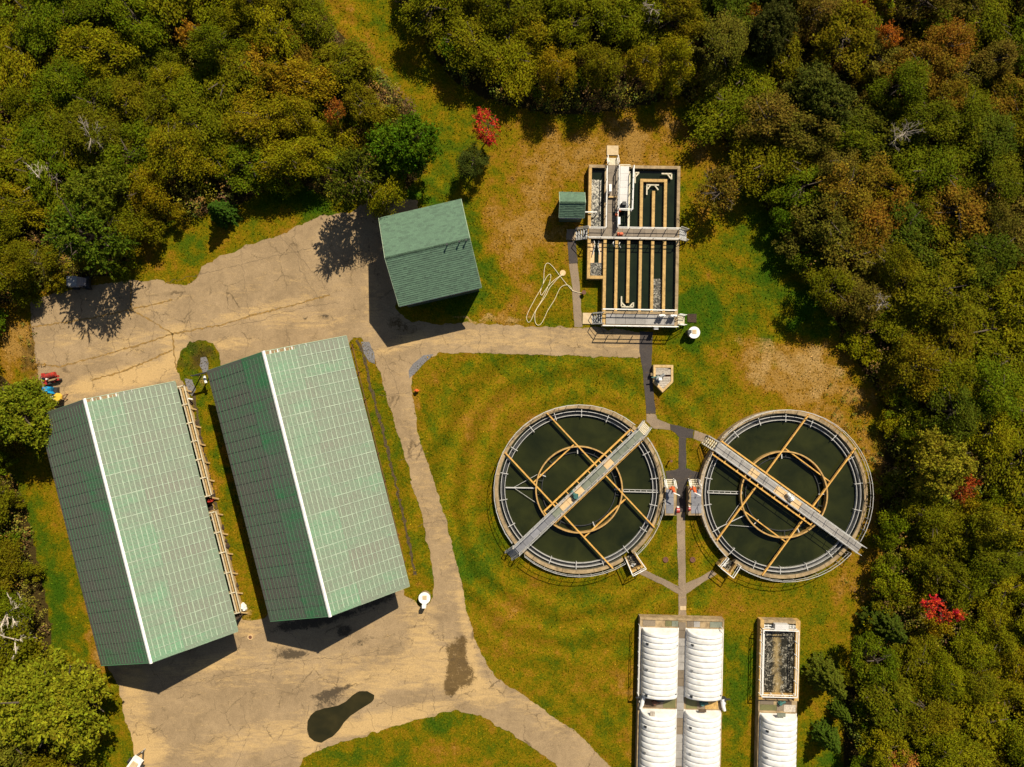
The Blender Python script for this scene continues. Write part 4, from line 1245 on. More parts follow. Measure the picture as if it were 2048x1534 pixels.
    if east_open:
        # low timber wall of three rails with ties to posts along the east side
        wa = hw - .9
        for s0, s1 in ((-hl + .3, -hl + 12.4), (-hl + 14.2, hl - 1.2)):
            for k in range(3):
                off = wa + .30 + k * .20 - .35
                zz = 1.9 - k * .12
                a_ = F.p3(off, s0, zz); b_ = F.p3(off, s1, zz)
                mb = MB(); mb.bar(a_, b_, .09, .16); mb.build('side_rail', M_pale if k != 1 else M_timber, t)
            m = int((s1 - s0) / 2.0)
            for i in range(m + 1):
                l = s0 + (s1 - s0) * i / m
                mb = MB(); mb.bar(F.p3(wa - .9, l, 1.98), F.p3(wa + .36, l, 1.98), .11, .1); mb.build('tie_beam', M_pale, t)
                mb = MB(); q = F.p(wa - .5, l); mb.bar((q.x, q.y, 0), (q.x, q.y, he + .1), .16, .16); mb.build('post', M_timber, t)
                mb = MB(); mb.bar(F.p3(wa - .5, l, 1.2), F.p3(wa + .3, l + .7, 0.1), .12, .12); mb.build('brace', M_timber, t)
            mb = MB(); q = [F.p(wa - .1, s0), F.p(wa - .1, s1), F.p(wa - .22, s1), F.p(wa - .22, s0)]
            mb.prism([tuple(x) for x in q], 0, 1.7); mb.build('plank_wall', M_timber, t)
    return t

def gp(x, y, e):   # ground-projected photo offset
    return Vector(((x - 1024) * (1 - e) / K, -(y - 767) * (1 - e) / K))
eE = 4.75 / HC
ang = math.radians(14.15)
cM = (gp(415, 742, eE) + gp(541, 1242, eE) + gp(692, 672, eE) + gp(819, 1172, eE)) / 4
FM = Frame(cM.x, cM.y, ang)
barn('green roofed barn in the middle, its white ridge line nearest the road', FM, 269 / K / 2, 484 / K / 2, 4.75, 8.66, False, 1)
NEL = gp(350, 763, eE); SEL = gp(475, 1262, eE)
wL = 264 / K
cL = (NEL + SEL) / 2 - Vector((math.cos(ang), math.sin(ang))) * wL / 2
FL = Frame(cL.x, cL.y, ang)
barn('green roofed barn on the left with a timber rail frame along its side', FL, wL / 2, 483 / K / 2, 4.75, 8.5, True, 2)
# compost along the open side of the left barn
mb = MB()
rr = random.Random(4)
for i in range(240):
    a = wL / 2 - 1.3 + rr.uniform(-1.6, .2); l = rr.uniform(-13, 12.6)
    p = FL.p(a, l); s = rr.uniform(.15, .45)
    mb.cyl((p.x, p.y), s, 0, rr.uniform(.2, .6), 6, s * .3, rr.uniform(0, 3))
o = mb.build('compost_heap', M_compost, None); setp(o, kind='stuff')

def shingle_roof(t, F, hw, hl, he, hr, prow=0.0, tab=.40, course=.215, seed=0, name='shingles'):
    """each slope is covered with lapped tabs, one stuff part"""
    rr = np.random.RandomState(seed)
    S = math.hypot(hw, hr - he)
    for side in (-1, 1):
        A3 = (Vector((F.a.x, F.a.y, 0)) * side * hw + Vector((0, 0, he - hr))) / S
        L3 = Vector((F.l.x, F.l.y, 0))
        N3 = A3.cross(L3)
        if N3.z < 0: N3 = -N3
        mb = MB()
        o = F.p3(0, 0, hr)
        def pt(s, l, n): return o + A3 * s + L3 * l + N3 * n
        mb.add([pt(0, -hl, 0), pt(S, -hl, 0), pt(S, hl, 0), pt(0, hl, 0), pt(0, -hl, -.12), pt(S, -hl, -.12), pt(S, hl, -.12), pt(0, hl, -.12)],
               [(0, 1, 2, 3), (7, 6, 5, 4), (0, 4, 5, 1), (1, 5, 6, 2), (2, 6, 7, 3), (3, 7, 4, 0)])
        mb.build('roof_deck', M_wood, t)
        mb = MB()
        nc = int(S / course)
        cs = S / nc
        for r in range(nc):
            s0 = r * cs; s1 = s0 + cs
            l = -hl - (r % 2) * tab * .5
            while l < hl:
                l1 = min(hl, l + tab); l0 = max(-hl, l)
                if l1 - l0 > .05:
                    h = .042 + rr.uniform(-.008, .012)
                    mb.add([pt(s0, l0, .004), pt(s0, l1, .004), pt(s1 + .01, l1, h), pt(s1 + .01, l0, h), pt(s1 + .01, l1, .002), pt(s1 + .01, l0, .002)],
                           [(0, 3, 2, 1), (3, 5, 4, 2)] if N3.dot((pt(s1, l0, h) - pt(s0, l0, 0)).cross(pt(s0, l1, 0) - pt(s0, l0, 0))) > 0 else [(0, 1, 2, 3), (3, 2, 4, 5)])
                l += tab
        ob = mb.build(name, M_shingle, t, kind='stuff')
        a_ = pt(S + .03, -hl, -.08); b_ = pt(S + .03, hl, -.08)
        mb = MB(); mb.bar(a_, b_, .12, .12); mb.build('gutter', M_railw if side == 1 else M_wood, t)
        for e in (-1, 1):
            mb = MB(); mb.bar(pt(0, e * (hl + .03), -.03), pt(S, e * (hl + .03), -.03), .05, .14); mb.build('rake_board', M_battE, t)
    mb = MB(); m = int(2 * hl / .45)
    for i in range(m):
        l0 = -hl + 2 * hl * i / m; l1 = -hl + 2 * hl * (i + 1) / m - .01
        v = [F.p3(-.14, l0, hr - .02), F.p3(0, l0, hr + .06), F.p3(.14, l0, hr - .02), F.p3(-.14, l1, hr - .005), F.p3(0, l1, hr + .075), F.p3(.14, l1, hr - .005)]
        mb.add(v, [(0, 3, 4, 1), (1, 4, 5, 2), (3, 0, 1, 2, 5, 4)])
    mb.build('ridge_shingles', M_shingle, t, kind='stuff')

# green shingled workshop: ridge runs left-right; use frame turned by 90 degrees
e5 = 5.0 / HC
cs = (gp(757, 437, e5) + gp(921, 399, e5) + gp(963, 573, e5) + gp(800, 613, e5)) / 4
wsd = (gp(921, 399, e5) - gp(757, 437, e5)); WLs = wsd.length
wnd = (gp(800, 613, e5) - gp(757, 437, e5)); WWs = wnd.length
angS = math.atan2(wsd.y, wsd.x)
FS = Frame(cs.x, cs.y, angS - PI / 2)     # l = across the photo, a = towards the bottom
shop = thing('workshop', 'green shingled workshop with vent pipes on its ridge, at the top of the road', 'building', (cs.x, cs.y, 0))
hwS, hlS = WWs / 2, WLs / 2
gable_walls(shop, FS, hwS, hlS, 5.0, 7.3, .35, .35, M_wall, 2.3 / hwS)
shingle_roof(shop, FS, hwS, hlS, 5.0, 7.3, seed=3)
for l in (2.0, 3.25, 3.95):
    for sgn in (1,):
        p = FS.p(.12, -l * sgn)
        mb = MB(); mb.cyl((p.x, p.y), .06, 7.2, 7.75, 8); mb.cyl((p.x, p.y), .1, 7.75, 7.8, 8); mb.build('vent_pipe', M_dark, shop)
# doors on the west gable
for a in (-1.6, 1.6):
    mb = MB()
    l = hlS - .35 + .04
    q0, q1 = FS.p(a - 1.3, l), FS.p(a + 1.3, l)
    mb.bar((q0.x, q0.y, 1.6), (q1.x, q1.y, 1.6), .06, 3.1); mb.build('garage_door', M_white, shop)

# small hut beside the rectangular tank
e26 = 2.65 / HC
ch = (gp(1120, 384, e26) + gp(1169, 386, e26) + gp(1167, 435, e26) + gp(1119, 434, e26)) / 4
FH = Frame(ch.x, ch.y, -PI / 2 - math.radians(1))
hut = thing('blower_hut', 'small green shingled hut beside the rectangular tank', 'hut', (ch.x, ch.y, 0))
gable_walls(hut, FH, 1.34, 1.33, 2.6, 3.6, .12, .12, M_wall, 1.0 / 1.34)
shingle_roof(hut, FH, 1.34, 1.33, 2.6, 3.6, tab=.32, course=.18, seed=5)
q0 = W3(1121, 436, 2.4); q1 = W3(1160, 437, 2.4)
mb = MB(); mb.bar(q0, q1, .16, .1); mb.build('gutter', M_gblue, hut)

# ---------------------------------------------------------------- covered disc tanks
SX, SY = -.0235, .026
def S_(u, v, ref=1.0): return W(1280 + u + SX * v, 1234 + SY * u + v, ref)
def S2(u, v, ref=1.0): return W(1521 + u + SX * v, 1240 + SY * u + v, ref)

def dome(t, fn, u0, u1, v0, v1, n, cap_n=True, cap_s=True):
    """half-barrel fibreglass cover of n bulging sections"""
    a0 = fn(u0, v0); a1 = fn(u1, v0); b0 = fn(u0, v1)
    X = (a1 - a0); Wd = X.length; X = X / Wd
    Y = (b0 - a0); L = Y.length; Y = Y / L
    r = Wd / 2; cx0 = a0 + X * r
    rise = 1.75; z0 = 1.02
    M = 20
    sl = L / n
    prof = [(0.0, 0), (.03, .5), (.10, .88), (.3, 1), (.7, 1), (.90, .88), (.97, .5), (1.0, 0)]
    def secmesh(lean0, lean1):
        mb = MB(); v = []; f = []
        for pi_, (t_, bl) in enumerate(prof):
            for j in range(M + 1):
                an = PI * j / M
                k = 1 + .05 * (bl - 1)
                x = -math.cos(an) * r * k; z = math.sin(an) * rise * (1 + .05 * (bl - 1))
                z = rise * (math.sin(an) ** .85) * (1 + .085 * (bl - 1)) if 0 < j < M else 0
                lean = lean0 * z / rise * (1 - t_) + lean1 * z / rise * t_
                v.append((x, t_ * (sl - .012) + lean, z))
        for pi_ in range(len(prof) - 1):
            for j in range(M):
                a = pi_ * (M + 1) + j
                f.append((a, a + M + 1, a + M + 2, a + 1))
        mb.add(v, f)
        return mb
    basis = Matrix(((X.x, Y.x, 0), (X.y, Y.y, 0), (0, 0, 1)))
    # keep it right-handed: Y points towards the bottom of the photo
    me0 = secmesh(0, 0).mesh('cover_section', M_cover, smooth=True)
    meN = secmesh(.30, 0).mesh('cover_section', M_cover, smooth=True)
    meS = secmesh(0, -.30).mesh('cover_section', M_cover, smooth=True)
    for i in range(n):
        p = cx0 + Y * sl * i
        inst(meN if i == 0 else (meS if i == n - 1 else me0), 'cover_section', t, (p.x, p.y, z0), basis)
    for e, ln in ((0, .30), (1, -.30)):
        mb = MB(); v = []
        base = cx0 + Y * L * e + Y * (.03 if e == 0 else -.03)
        for j in range(M + 1):
            an = PI * j / M
            x = -math.cos(an) * r * .96; z = rise * (math.sin(an) ** .85) * .945 if 0 < j < M else 0
            q = base + X * x + Y * ln * z / rise
            v.append((q.x, q.y, z0 + z))
        mb.add(v, [tuple(range(M + 1))])
        mb.build('end_panel', M_cover, t)
        # flange
    mb = MB()
    for sg in (-1, 1):
        a_ = cx0 + X * sg * (r + .02); b_ = a_ + Y * L
        mb.bar((a_.x, a_.y, z0), (b_.x, b_.y, z0), .1, .07)
    mb.build('flange', M_railw, t)
    # inspection hatches
    for i, (an, dy) in enumerate(((38, 1.55), (38, 4.55), (38, 7.6), (147, 1.7), (147, 7.4))):
        if n < 8 and dy > 6: continue
        q = cx0 + X * (-math.cos(math.radians(an)) * r) + Y * (dy / 8.0 * L * .98)
        z = rise * math.sin(math.radians(an)) ** .85
        nrm = Vector((X.x, X.y, 0)) * (-math.cos(math.radians(an))) + Vector((0, 0, math.sin(math.radians(an))))
        nrm.normalize(); tx = Vector((Y.x, Y.y, 0)); ty = nrm.cross(tx)
        bs = Matrix((ty, tx, nrm)).transposed()
        mb = MB(); w_ = .15 if an < 90 else .08
        mb.box(-w_, w_, -w_ * .7, w_ * .7, -.06, .05)
        inst(mb.mesh('inspection_hatch', M_steel if i % 2 else M_dark), 'inspection_hatch', t, (q.x, q.y, z0 + z), bs)

def sbox(fn, u0, u1, v0, v1, z0, z1, mb=None, ref=1.0):
    mb = mb or MB()
    mb.prism([tuple(fn(u0, v0, ref)), tuple(fn(u1, v0, ref)), tuple(fn(u1, v1, ref)), tuple(fn(u0, v1, ref))], z0, z1)
    return mb

def disc_units():
    c = S_(84, 150)
    t = thing('disc_tank_block', 'concrete tank block carrying the paired white ribbed covers', 'tank', (c.x, c.y, 0))
    VE = 400
    for i in range(5):
        sbox(S_, 0, 168, VE * i / 5 + .1 if i else 0, VE * (i + 1) / 5 - .1, 0, .98 + R_.uniform(-.004, .004)).build('slab', M_conc, t)
    for u0, u1, v0, v1 in ((0, 3.4, 5, VE), (164.8, 168, 5, VE), (0, 168, 0, 4.8)):
        sbox(S_, u0, u1, v0, v1, .985, 1.07).build('kerb', M_conc, t)
    # central walkway gratings
    v = 8.0; i = 0
    while v < VE:
        sbox(S_, 77.5, 91.5, v + .25, v + 15.6, .99, 1.04 + R_.uniform(-.004, .004)).build('grating_panel', M_ggrey if (i // 2) % 3 else M_gbrown, t, org=(*S_(84, v + 8), 1.0)); v += 16; i += 1
    for u0, u1, m_ in ((6, 31, M_gbrown), (51, 63.5, M_goch), (64, 76.5, M_ggreen), (94.5, 107.5, M_gbrown), (108, 120, M_ggrey), (140, 164, M_ggreen)):
        sbox(S_, u0, u1, 6, 17, .99, 1.03).build('grating_panel', m_, t, org=(*S_((u0 + u1) / 2, 10), 1.0))
    # drive bay between the covers
    for u0, u1, m_ in ((8, 36, M_wood), (37, 50, M_gbrown), (50.5, 75, M_goch), (96, 118, M_goch), (118.5, 134, M_gbrown), (134.5, 160, M_coping)):
        sbox(S_, u0, u1, 160, 180, .99, 1.03).build('grating_panel', m_, t, org=(*S_((u0 + u1) / 2, 170), 1.0))
    for u, v, m_ in ((40, 165, M_dark), (32, 168, M_rust), (127, 168, M_teal)):
        p = S_(u, v); motor('drive_motor', m_, t, p.x, p.y, 1.03, .8, 0.2)
    sbox(S_, 20, 29, 178, 192, 2.2, 2.35).build('access_flap', M_greyplank, t)
    sbox(S_, 118, 133, 176, 181, 1.6, 1.75).build('access_flap', M_wood, t)
    mb = MB(); railing(mb, [S_(1, 20, 2), S_(1, 158, 2)], 1.05, .95, 1.6, .06); mb.build('railing', M_railw, t)
    mb = MB(); railing(mb, [S_(167, 20, 2), S_(167, 152, 2)], 1.05, .95, 1.6, .06); mb.build('railing', M_railw, t)
    names = [('white ribbed cover, upper left of the four behind the grating walkway', 4.2, 76.5, 19.5, 157),
             ('white ribbed cover, upper right of the four behind the grating walkway', 93, 165, 19.5, 157),
             ('white ribbed cover, lower left of the four, cut by the photo edge', 4.2, 76.5, 182, 322),
             ('white ribbed cover, lower right of the four, cut by the photo edge', 93, 165, 182, 322)]
    for lb, u0, u1, v0, v1 in names:
        c = S_((u0 + u1) / 2, (v0 + v1) / 2)
        d = thing('disc_cover', lb, 'tank cover', (c.x, c.y, .98), 'white ribbed tank covers')
        dome(d, S_, u0, u1, v0, v1, 12)
    # white gear housings at the block's sides
    for (x, y, sgn, lb) in ((1284, 1404, 1, 'white gear housing at the left edge between the covers'), (1447, 1408, -1, 'white gear housing at the right edge between the covers')):
        p = W(x, y, 1.4)
        g = thing('gear_housing', lb, 'machine', (p.x, p.y, .98), 'gear housings')
        mb = MB(); mb.tube([(p.x + .12 * sgn, p.y + .6, 1.4), (p.x, p.y - .3, 1.35), (p.x - .15 * sgn, p.y - .75, 1.3)], .26, 10, .16); mb.build('housing', M_white, g)
        mb = MB(); mb.bar((p.x - .7 * sgn, p.y + .55, 1.5), (p.x + .3 * sgn, p.y + .55, 1.5), .14); mb.box(p.x - .25, p.x + .25, p.y + .35, p.y + .7, 1.08, 1.6); mb.build('motor', M_dark, g)
        mb = MB(); mb.cyl((p.x - .2 * sgn, p.y + .0), .12, 1.08, 1.3, 8); mb.build('foot', M_rail, g)
    # right block: open aerated tank, then another cover
    c = S2(40, 80)
    t = thing('aeration_tank', 'open aerated tank with churning brown foam inside white rails', 'tank', (c.x, c.y, 0))
    Wd = 80
    sbox(S2, 0, 7.5, 0, 160, 0, 1.0).build('wall', M_coping, t)
    sbox(S2, Wd - 9, Wd, 0, 160, 0, 1.0).build('wall', M_coping, t)
    sbox(S2, 7.6, Wd - 9.1, 0, 6, 0, .99).build('wall', M_conc, t)
    sbox(S2, 7.6, Wd - 9.1, 17, 21, 0, .99).build('wall', M_coping, t)
    sbox(S2, 7.6, Wd - 9.1, 147.5, 154, 0, .99).build('wall', M_coping, t)
    sbox(S2, 7.6, Wd - 9.1, 6.1, 16.9, .5, .8).build('channel_floor', M_wallin, t)
    cw = S2(37, 84)
    sbox(S2, 7.6, Wd - 9.1, 21.1, 147.4, .1, .62).build('water', M_churn, t, org=(cw.x, cw.y, .1))
    sbox(S2, Wd - 12, Wd - 9.2, 24, 120, .62, .68).build('foam', M_foamn, t)
    for k in range(9):
        if 2.6 < k < 6: continue
        sbox(S2, 8 + k * 7.3, 9 + k * 7.3, 9, 15, .8, 1.0).build('ladder_rung', M_railw, t)
    for v in (10, 14): sbox(S2, 7.6, Wd - 9.1, v, v + .9, .9, 1.03).build('channel_rail', M_railw, t)
    sbox(S2, 25, 52, 4, 15, 1.05, 1.65).build('weir_box', M_gwhite, t)
    sbox(S2, 25, 52, 15.2, 17.4, 1.03, 1.3).build('box_lip', M_rail, t)
    mb = MB(); railing(mb, [S2(6, 20, 2), S2(Wd - 3, 20, 2), S2(Wd - 3, 153, 2), S2(6, 153, 2)], 1.0, 1.05, 1.5, .08, closed=True); mb.build('railing', M_railw, t)
    mb = MB(); railing(mb, [S2(9, 23, 1.4), S2(9, 149, 1.4)], 1.0, .3, 1.5, .07, mid=False); mb.build('guard_rail', M_railw, t)
    t = thing('disc_tank_block', 'narrow concrete block below the open tank, under the lone white cover', 'tank', (*S2(38, 250), 0))
    sbox(S2, 0, 77, 160.1, 400, 0, .98).build('slab', M_conc, t)
    for u0, u1, v0, v1, m_ in ((3, 36, 169, 180, M_goch), (36.5, 50, 160.5, 180, M_gbrown), (50.5, 74, 168, 182, M_greyplank), (3, 30, 160.5, 168, M_gbrown), (50.5, 66, 160.5, 167.5, M_wood)):
        sbox(S2, u0, u1, v0, v1, .985, 1.03).build('grating_panel', m_, t, org=(*S2((u0 + u1) / 2, (v0 + v1) / 2), 1.0))
    sbox(S2, 31, 47, 177, 184, 1.9, 2.05).build('access_flap', M_ggreen, t)
    p = S2(42, 164); motor('drive_motor', M_teal, t, p.x, p.y, 1.03, .7, .4)
    sbox(S2, 0, 2.4, 182, 400, .985, 1.06).build('kerb', M_conc, t)
    c = S2(38, 250)
    d = thing('disc_cover', 'lone white ribbed cover below the open aerated tank', 'tank cover', (c.x, c.y, .98), 'white ribbed tank covers')
    dome(d, S2, 3.5, 75, 185, 325, 12)
    # tan slab in the path
    p0 = W(1360, 1212); p1 = W(1372, 1220)
    mb = MB(); mb.box(p0.x, p1.x, p1.y, p0.y, .025, .06); o = mb.build('paving_slab', M_slabnew); setp(o, 'pale square slab set in the narrow path above the white covers', 'slab')
disc_units()

# ---------------------------------------------------------------- small things
def wpt(lst, z): return [W3(x, y, 0, z) for x, y in lst]
def hz(l): return [(1000 + x / 6.975, 480 + y / 6.975) for x, y in l]
h1 = hz([(1175, 745), (1100, 735), (1010, 712), (930, 620), (840, 510), (760, 400), (700, 335), (655, 318), (625, 360), (612, 460), (612, 560), (590, 650), (500, 800), (420, 950),
         (378, 1040), (366, 1100), (395, 1158), (430, 1130), (455, 1070), (490, 990), (580, 850), (640, 720), (690, 600), (712, 510), (700, 470), (660, 500), (620, 570), (575, 670), (560, 735), (575, 785), (610, 730), (680, 630), (760, 555), (880, 472)])
h2 = hz([(870, 490), (820, 520), (740, 610), (680, 680), (640, 780), (560, 890), (500, 980), (484, 1040), (485, 1130), (505, 1180), (540, 1195), (575, 1170), (620, 1090), (660, 990), (710, 915), (770, 820), (810, 720), (845, 660), (890, 632), (940, 628), (985, 655), (1010, 712)])
def smooth(pts, it=2):
    for _ in range(it):
        o = [pts[0]]
        for a, b in zip(pts[:-1], pts[1:]):
            a = Vector(a); b = Vector(b); o += [tuple(a.lerp(b, .25)), tuple(a.lerp(b, .75))]
        o.append(pts[-1]); pts = o
    return pts
for i, (h, lb) in enumerate(((h1, 'cream hose looped over the lawn, the length with the nozzle'), (h2, 'cream hose looped over the lawn, the length bending nearest the road'))):
    mb = MB(); mb.tube(wpt(smooth(h), .07 + i * .05), .028, 6); o = mb.build('garden_hose', M_hose, smooth=True); setp(o, lb, 'hose', 'cream hoses on the lawn')
p = W(1167, 586)
t = thing('hydrant_valve', 'dark valve at the end of the cream hose beside the path', 'valve', (p.x, p.y, 0))
mb = MB(); mb.cyl((p.x, p.y), .12, 0, .5, 8); mb.build('pipe', M_rust, t)
mb = MB(); mb.cyl((p.x, p.y), .24, .5, .56, 10); mb.bar((p.x - .3, p.y - .1, .35), (p.x + .1, p.y, .35), .1); mb.build('valve_wheel', M_rust, t)
p = W(1125.5, 546); mb = MB(); mb.cyl((p.x, p.y), .32, 0, .08, 18); o = mb.build('manhole_cover', M_tan); setp(o, 'round pinkish concrete cover under the hose ends', 'manhole cover', 'round covers')

def riser(x, y, label, box):
    p = W(x, y, .7)
    t = thing('manhole_riser', label, 'manhole', (p.x, p.y, 0), 'white round manhole risers')
    mb = MB(); mb.cyl((p.x, p.y), .60, 0, .70, 28); mb.build('ring', M_conc, t)
    mb = MB(); mb.cyl((p.x, p.y), .64, .703, .79, 28); mb.build('lid', M_white, t)
    mb = MB(); mb.box(p.x - .2, p.x + .25, p.y - .15, p.y + .3, .793, .84); mb.build('lid_hatch', M_slabnew, t)
    bx, by = box
    mb = MB(); mb.box(p.x + bx - .2, p.x + bx + .2, p.y + by - .18, p.y + by + .18, .2, 1.35); mb.build('control_box', M_white if by < -.3 else M_dark, t)
    mb = MB(); mb.bar((p.x + bx, p.y + by, 0), (p.x + bx, p.y + by, .2), .1); mb.build('post', M_dark, t)
riser(1388, 665, 'white round riser on the lawn beside the rectangular tank stairs', (-.62, .05))
riser(849, 1196, 'white round riser with a white box between barn and road', (0, -.75))

for x, y, lb, m_ in ((1331, 1119, 'rusty round manhole cover in the lawn left of the narrow path', M_rust), (1385, 1119, 'rusty round manhole cover in the lawn right of the narrow path', M_rust), (501, 1274, 'rusty ringed manhole on the yard between the two barns', M_tan)):
    p = W(x, y); t = thing('manhole', lb, 'manhole cover', (p.x, p.y, 0), 'rusty manholes')
    mb = MB(); mb.ring((p.x, p.y), .2, .30, .02, .12, n=20); mb.build('frame', M_tan if m_ is M_tan else M_rust, t)
    mb = MB(); mb.cyl((p.x, p.y), .197, .02, .08, 18); mb.build('lid', M_rust, t)

p = W(833, 781, .5); t = thing('hydrant', 'small orange hydrant on the grass corner by the road bend', 'hydrant', (p.x, p.y, 0))
mb = MB(); mb.cyl((p.x, p.y), .15, 0, .6, 10, .13); mb.build('barrel', M_orange, t)
mb = MB(); mb.cyl((p.x, p.y), .18, .6, .72, 10, .08); mb.bar((p.x - .26, p.y, .42), (p.x + .26, p.y, .42), .13); mb.build('cap', M_orange, t)
p = W(411 + 6, 1005, 1.5); 
p = W(414, 1004, 1.6); t = thing('hydrant', 'red hydrant in the gap of the timber side rails of the left barn', 'hydrant', (p.x, p.y, 0))
mb = MB(); mb.cyl((p.x, p.y), .16, 0, 1.1, 10, .14); mb.build('barrel', M_red, t)
mb = MB(); mb.cyl((p.x, p.y), .2, 1.1, 1.3, 10, .1); mb.bar((p.x - .3, p.y, .9), (p.x + .3, p.y, .9), .14); mb.build('cap', M_red, t)

# timber well box with grey boards
def wellbox():
    z = .75
    P = [W(*q, z) for q in ((1307, 729.5), (1346.5, 730), (1346.5, 764), (1325.5, 785), (1307, 765))]
    c = sum(P, Vector((0, 0))) / 5
    t = thing('well_box', 'timber framed well box shaped like a pointed pentagon beside the black path', 'well box', (c.x, c.y, 0))
    In = [c + (p - c) * .78 for p in P]
    for i in range(5):
        j = (i + 1) % 5
        mb = MB(); mb.prism([tuple(P[i]), tuple(P[j]), tuple(In[j]), tuple(In[i])], 0, z + i * .003); mb.build('frame_board', M_timber, t)
    y1 = In[0].y; y0 = In[3].y; n = 12
    for i in range(n):
        ya = y0 + (y1 - y0) * i / n + .012; yb = y0 + (y1 - y0) * (i + 1) / n - .012
        def xr(y):
            xs = []
            for k in range(5):
                a, b = In[k], In[(k + 1) % 5]
                if (a.y - y) * (b.y - y) <= 0 and abs(a.y - b.y) > 1e-6:
                    xs.append(a.x + (b.x - a.x) * (y - a.y) / (b.y - a.y))
            return (min(xs), max(xs)) if len(xs) > 1 else None
        A = xr(ya); B = xr(yb)
        if not A or not B: continue
        if i == 7: continue
        mb = MB(); mb.prism([(A[0] + .01, ya), (A[1] - .01, ya), (B[1] - .01, yb), (B[0] + .01, yb)], .5, z - .07 + R_.uniform(-.012, .012)); mb.build('plank', M_greyplank, t)
    mb = MB(); mb.prism([tuple(c + (p - c) * .76) for p in P], .05, .45); mb.build('void', M_rust, t)
    p = W(1317, 757, 1.2)
    t2 = thing('pump', 'grey pump motor sitting on the pentagonal timber well box', 'pump', (p.x, p.y, z))
    motor('pump_body', M_steel, t2, p.x, p.y, z - .05, 1.0, .6)
    mb = MB(); mb.tube([(p.x - .7, p.y + .1, 1.0), (p.x, p.y + .2, 1.05), (p.x + .55, p.y + .35, 1.0)], .07, 8); mb.build('pipe', M_teal, t2)
    mb = MB(); mb.box(p.x - .05, p.x + .3, p.y - .2, p.y + .1, 1.35, 1.6); mb.build('terminal_box', M_white, t2)
    mb = MB(); p = W(1306, 748, .6); mb.box(p.x - .25, p.x, p.y - .18, p.y + .12, 0, .6); mb.build('step_block', M_conc, t)
wellbox()

# equipment at the left end of the yard
def wheel(mb, x, y, z, r, w, ax=(0, 1)):
    ax = Vector((ax[0], ax[1], 0)).normalized() * w / 2
    mb.tube([(x - ax.x, y - ax.y, z), (x + ax.x, y + ax.y, z)], r, 14)

def tractor():
    p = W(97, 756, 1)
    t = thing('tractor', 'old red tractor with bare engine parked near the blue tarp', 'tractor', (p.x, p.y, 0))
    a = math.radians(14); X = Vector((math.cos(a), math.sin(a))); Y = Vector((-X.y, X.x))
    def Q(u, v): return p + X * u + Y * v
    def bx(u0, u1, v0, v1, z0, z1, nm, m_):
        mb = MB(); mb.prism([tuple(Q(u0, v0)), tuple(Q(u1, v0)), tuple(Q(u1, v1)), tuple(Q(u0, v1))], z0, z1); return mb.build(nm, m_, t)
    mb = MB(); A = Q(-.1, .22); B = Q(.9, .22)
    mb.tube([(A.x, A.y, 1.15), (B.x, B.y, 1.15)], .27, 12); mb.build('engine_hood', M_red, t)
    for k in range(4):
        mb = MB(); A = Q(.02 + k * .24, .22); B = Q(.06 + k * .24, .22); mb.tube([(A.x, A.y, 1.15), (B.x, B.y, 1.15)], .285, 12); mb.build('hood_band', M_rust, t)
    bx(-.75, .95, -.12, .1, .6, .8, 'chassis', M_red)
    bx(-.7, -.25, -.3, .35, .8, 1.05, 'seat_deck', M_red)
    bx(-.62, -.34, -.12, .16, 1.05, 1.2, 'seat', M_dark)
    for u, v, r, w_ in ((-.55, .5, .42, .24), (-.55, -.5, .42, .24), (.65, -.34, .27, .16), (.1, -.42, .22, .14)):
        q = Q(u, v); mb = MB(); wheel(mb, q.x, q.y, r + .02, r, w_, Y); o = mb.build('wheel', M_rubber, t)
        mb = MB(); wheel(mb, q.x, q.y, r + .02, r * .5, w_ + .05, Y); mb.build('hub', M_red, o, org=ORIGIN[t.name])
        q = Q(u, v); mb = MB(); mb.bar((q.x - .18, q.y, 2 * r + .1), (q.x + .2, q.y + .05, 2 * r + .1), w_ + .05, .05); mb.build('fender', M_red, t)
    q = Q(-.05, -.1); mb = MB(); mb.cyl((q.x, q.y), .09, 1.0, 1.35, 10); mb.build('air_cleaner', M_white, t)
    q = Q(-.15, .12); mb = MB(); mb.bar((q.x, q.y, 1.0), (q.x - .2, q.y - .05, 1.5), .04); mb.ring((q.x - .2, q.y - .05), .14, .18, 1.48, 1.52, n=16); mb.build('steering_wheel', M_dark, t)
tractor()

def tarp():
    pts = [(73, 781), (78, 775), (90, 773), (99, 775), (97, 783), (101, 787), (96, 791), (84, 787), (75, 785)]
    P = [W(x, y, 1.3) for x, y in pts]
    c = W(87, 781, 1.5)
    t = thing('tarp_cover', 'crumpled blue tarp over machinery at the left end of the yard', 'tarp', (c.x, c.y, 0))
    mb = MB(); n = len(P); v = []
    for k, (s, z) in enumerate(((1.0, .5), (1.02, 1.0), (.7, 1.4), (.35, 1.5))):
        for i, p in enumerate(P):
            q = c + (p - c) * s * (1 + .06 * math.sin(i * 2.7 + k))
            v.append((q.x, q.y, z + .1 * math.sin(i * 2.3 + k * 1.3)))
    v.append((c.x, c.y, 1.48))
    f = []
    for k in range(3):
        for i in range(n):
            j = (i + 1) % n; f.append((k * n + i, k * n + j, (k + 1) * n + j, (k + 1) * n + i))
    f += [(3 * n + i, 3 * n + (i + 1) % n, 4 * n) for i in range(n)]
    mb.add(v, f); mb.build('tarp', M_blue, t)
    mb = MB(); mb.box(c.x - .8, c.x + .8, c.y - .45, c.y + .35, 0, .48); mb.build('machine_base', M_dark, t)
tarp()

